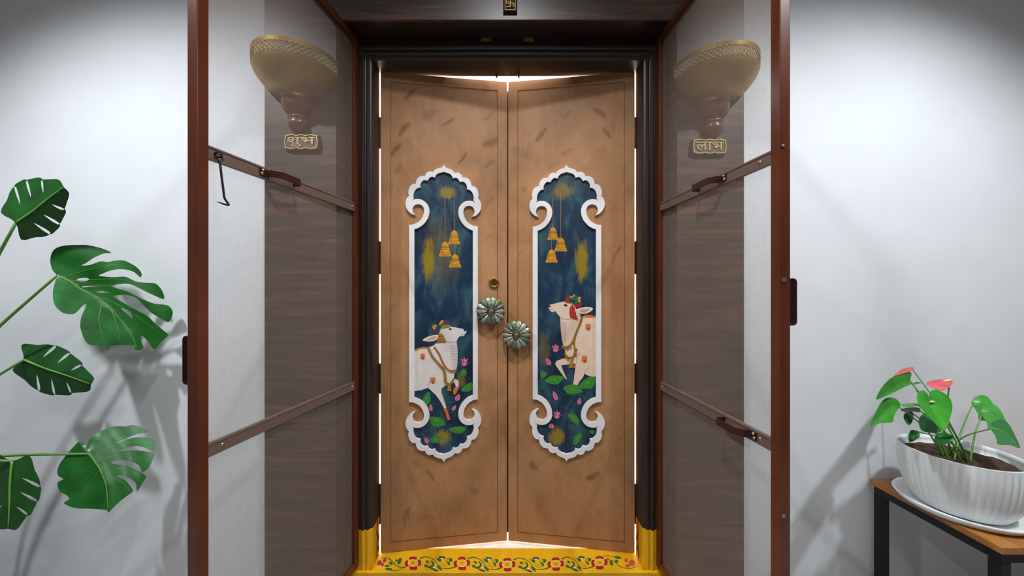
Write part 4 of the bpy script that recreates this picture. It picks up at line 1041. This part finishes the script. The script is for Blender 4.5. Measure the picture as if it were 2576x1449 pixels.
ends.append(aleaf([(612,452), (602,390), (565,352), (525,365), (505,415), (520,470), (570,540), (650,620), (738,708), (790,600), (812,500), (790,420), (720,365), (660,345), (615,375)], 1.03, .0002, -.0012, [(612,455), (640,510), (690,600), (735,695)]))
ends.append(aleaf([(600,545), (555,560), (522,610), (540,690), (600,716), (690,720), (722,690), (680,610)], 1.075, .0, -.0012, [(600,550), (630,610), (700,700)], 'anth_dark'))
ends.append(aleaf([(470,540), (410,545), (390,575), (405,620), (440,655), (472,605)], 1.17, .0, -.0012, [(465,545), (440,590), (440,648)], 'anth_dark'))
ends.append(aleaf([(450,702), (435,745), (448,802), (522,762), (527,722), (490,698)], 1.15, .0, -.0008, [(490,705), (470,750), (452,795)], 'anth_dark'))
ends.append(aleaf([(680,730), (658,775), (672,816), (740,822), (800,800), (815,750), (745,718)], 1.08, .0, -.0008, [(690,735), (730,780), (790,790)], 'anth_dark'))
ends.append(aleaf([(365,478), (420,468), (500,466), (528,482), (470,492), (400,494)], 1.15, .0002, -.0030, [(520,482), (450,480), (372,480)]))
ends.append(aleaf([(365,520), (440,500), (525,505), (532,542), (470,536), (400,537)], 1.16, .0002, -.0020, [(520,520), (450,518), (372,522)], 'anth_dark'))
ends.append(aleaf([(470,295), (500,280), (545,285), (500,298)], 1.2, .0, -.0020, [(472,294), (510,290), (540,286)], 'anth_dark'))
# the far side of the plant
for (dx, dy, d0, m) in ((560,60,1.12,'anth'), (640,190,1.06,'anth_dark'), (480,-20,1.2,'anth')):
    M_ = lambda p, dx=dx, dy=dy: (dx+860-p[0]*1.0, p[1]+dy)
    ends.append(aleaf([M_(p) for p in ((350,505), (360,470), (325,428), (270,414), (220,430), (180,480), (140,560), (98,662), (180,637), (290,630), (302,590), (322,545))][::-1], d0, -.0004, -.0012, [M_(p) for p in ((350,495), (280,500), (200,560), (115,645))], m))
def spathe(pts, d0, gy, rib, spx):
    e = aleaf(pts, d0, 0, gy, rib, 'spathe', 'flower')
    return e
ends.append(spathe([(305,228), (350,185), (400,160), (470,152), (480,166), (455,188), (400,202)], 1.22, -.0030, [(465,165), (400,180), (320,222)], None))
ends.append(spathe([(583,292), (640,265), (720,257), (800,265), (812,300), (740,352), (660,337), (610,315)], 1.13, -.0022, [(790,290), (720,290), (600,293)], None))
bm = bmesh.new(); e = PIN @ at(*J(730,275), 1.115); tube(bm, [e, e+Vector((.012,-.003,.004)), e+Vector((.026,-.006,.007))], [.0022,.003,.0012], 8); link('spadix', bm, 'spadix', pot, smooth=True)
bm = bmesh.new(); e = PIN @ at(*J(636,452), 1.022); tube(bm, [e+Vector((-.006,0,0)), e, e+Vector((.007,0,.001))], [.002,.0036,.002], 8); link('young_spathe', bm, 'spadix', pot, smooth=True)
for i, e in enumerate(ends):
    a = i*2.4; b = Vector((.028*math.cos(a)-.01, .028*math.sin(a), H-.026)); m = b.lerp(e, .5)+Vector((0, 0, .025))
    bm = bmesh.new(); P = spline([b, b.lerp(m, .5)+Vector((0,0,.012)), m, e], 5)
    tube(bm, P, [.0026-.0010*j/(len(P)-1) for j in range(len(P))], 7); link('stalk', bm, 'petiole', pot, smooth=True)

# ================================================================ LIGHT
def lamp(kind, name, loc, power, color=(1,1,1), **kw):
    d_ = bpy.data.lights.new(name, kind); d_.energy = power; d_.color = color
    for k, v in kw.items(): setattr(d_, k, v)
    o = bpy.data.objects.new(name, d_); C.objects.link(o); o.location = loc; return o
COOL = (0.92, 0.965, 1.0)
for x_, y_, p_, cone in ((-1.6, .35, 180, 114), (0, .46, 108, 114), (1.6, .35, 180, 114)):      # a row of recessed downlights
    l = lamp('SPOT', 'downlight', (x_, y_, CEIL-.03), p_, COOL, shadow_soft_size=.04, spot_size=math.radians(cone), spot_blend=.65)
    l.rotation_euler = (0, math.radians(-10 if x_ < 0 else 10 if x_ > 0 else 0), 0)
l = lamp('AREA', 'lobby_fill_light', (0, -.9, CEIL-.02), 16, COOL, shape='SQUARE', size=.6)  # unseen soft fill, added to lift the shaded parts of the lobby
l = lamp('AREA', 'interior_light', (0, 2.2, 2.66), 380, (1,.97,.93), shape='SQUARE', size=1.4)
w = bpy.data.worlds.new('world'); bpy.context.scene.world = w; w.use_nodes = True
w.node_tree.nodes['Background'].inputs[0].default_value = (.6,.65,.7,1); w.node_tree.nodes['Background'].inputs[1].default_value = .05
vs = bpy.context.scene.view_settings
bpy.context.scene.display_settings.display_device = 'sRGB'
vs.view_transform = 'Standard'; vs.look = 'None'; vs.gamma = 1; vs.use_curve_mapping = False; vs.exposure = 0.0
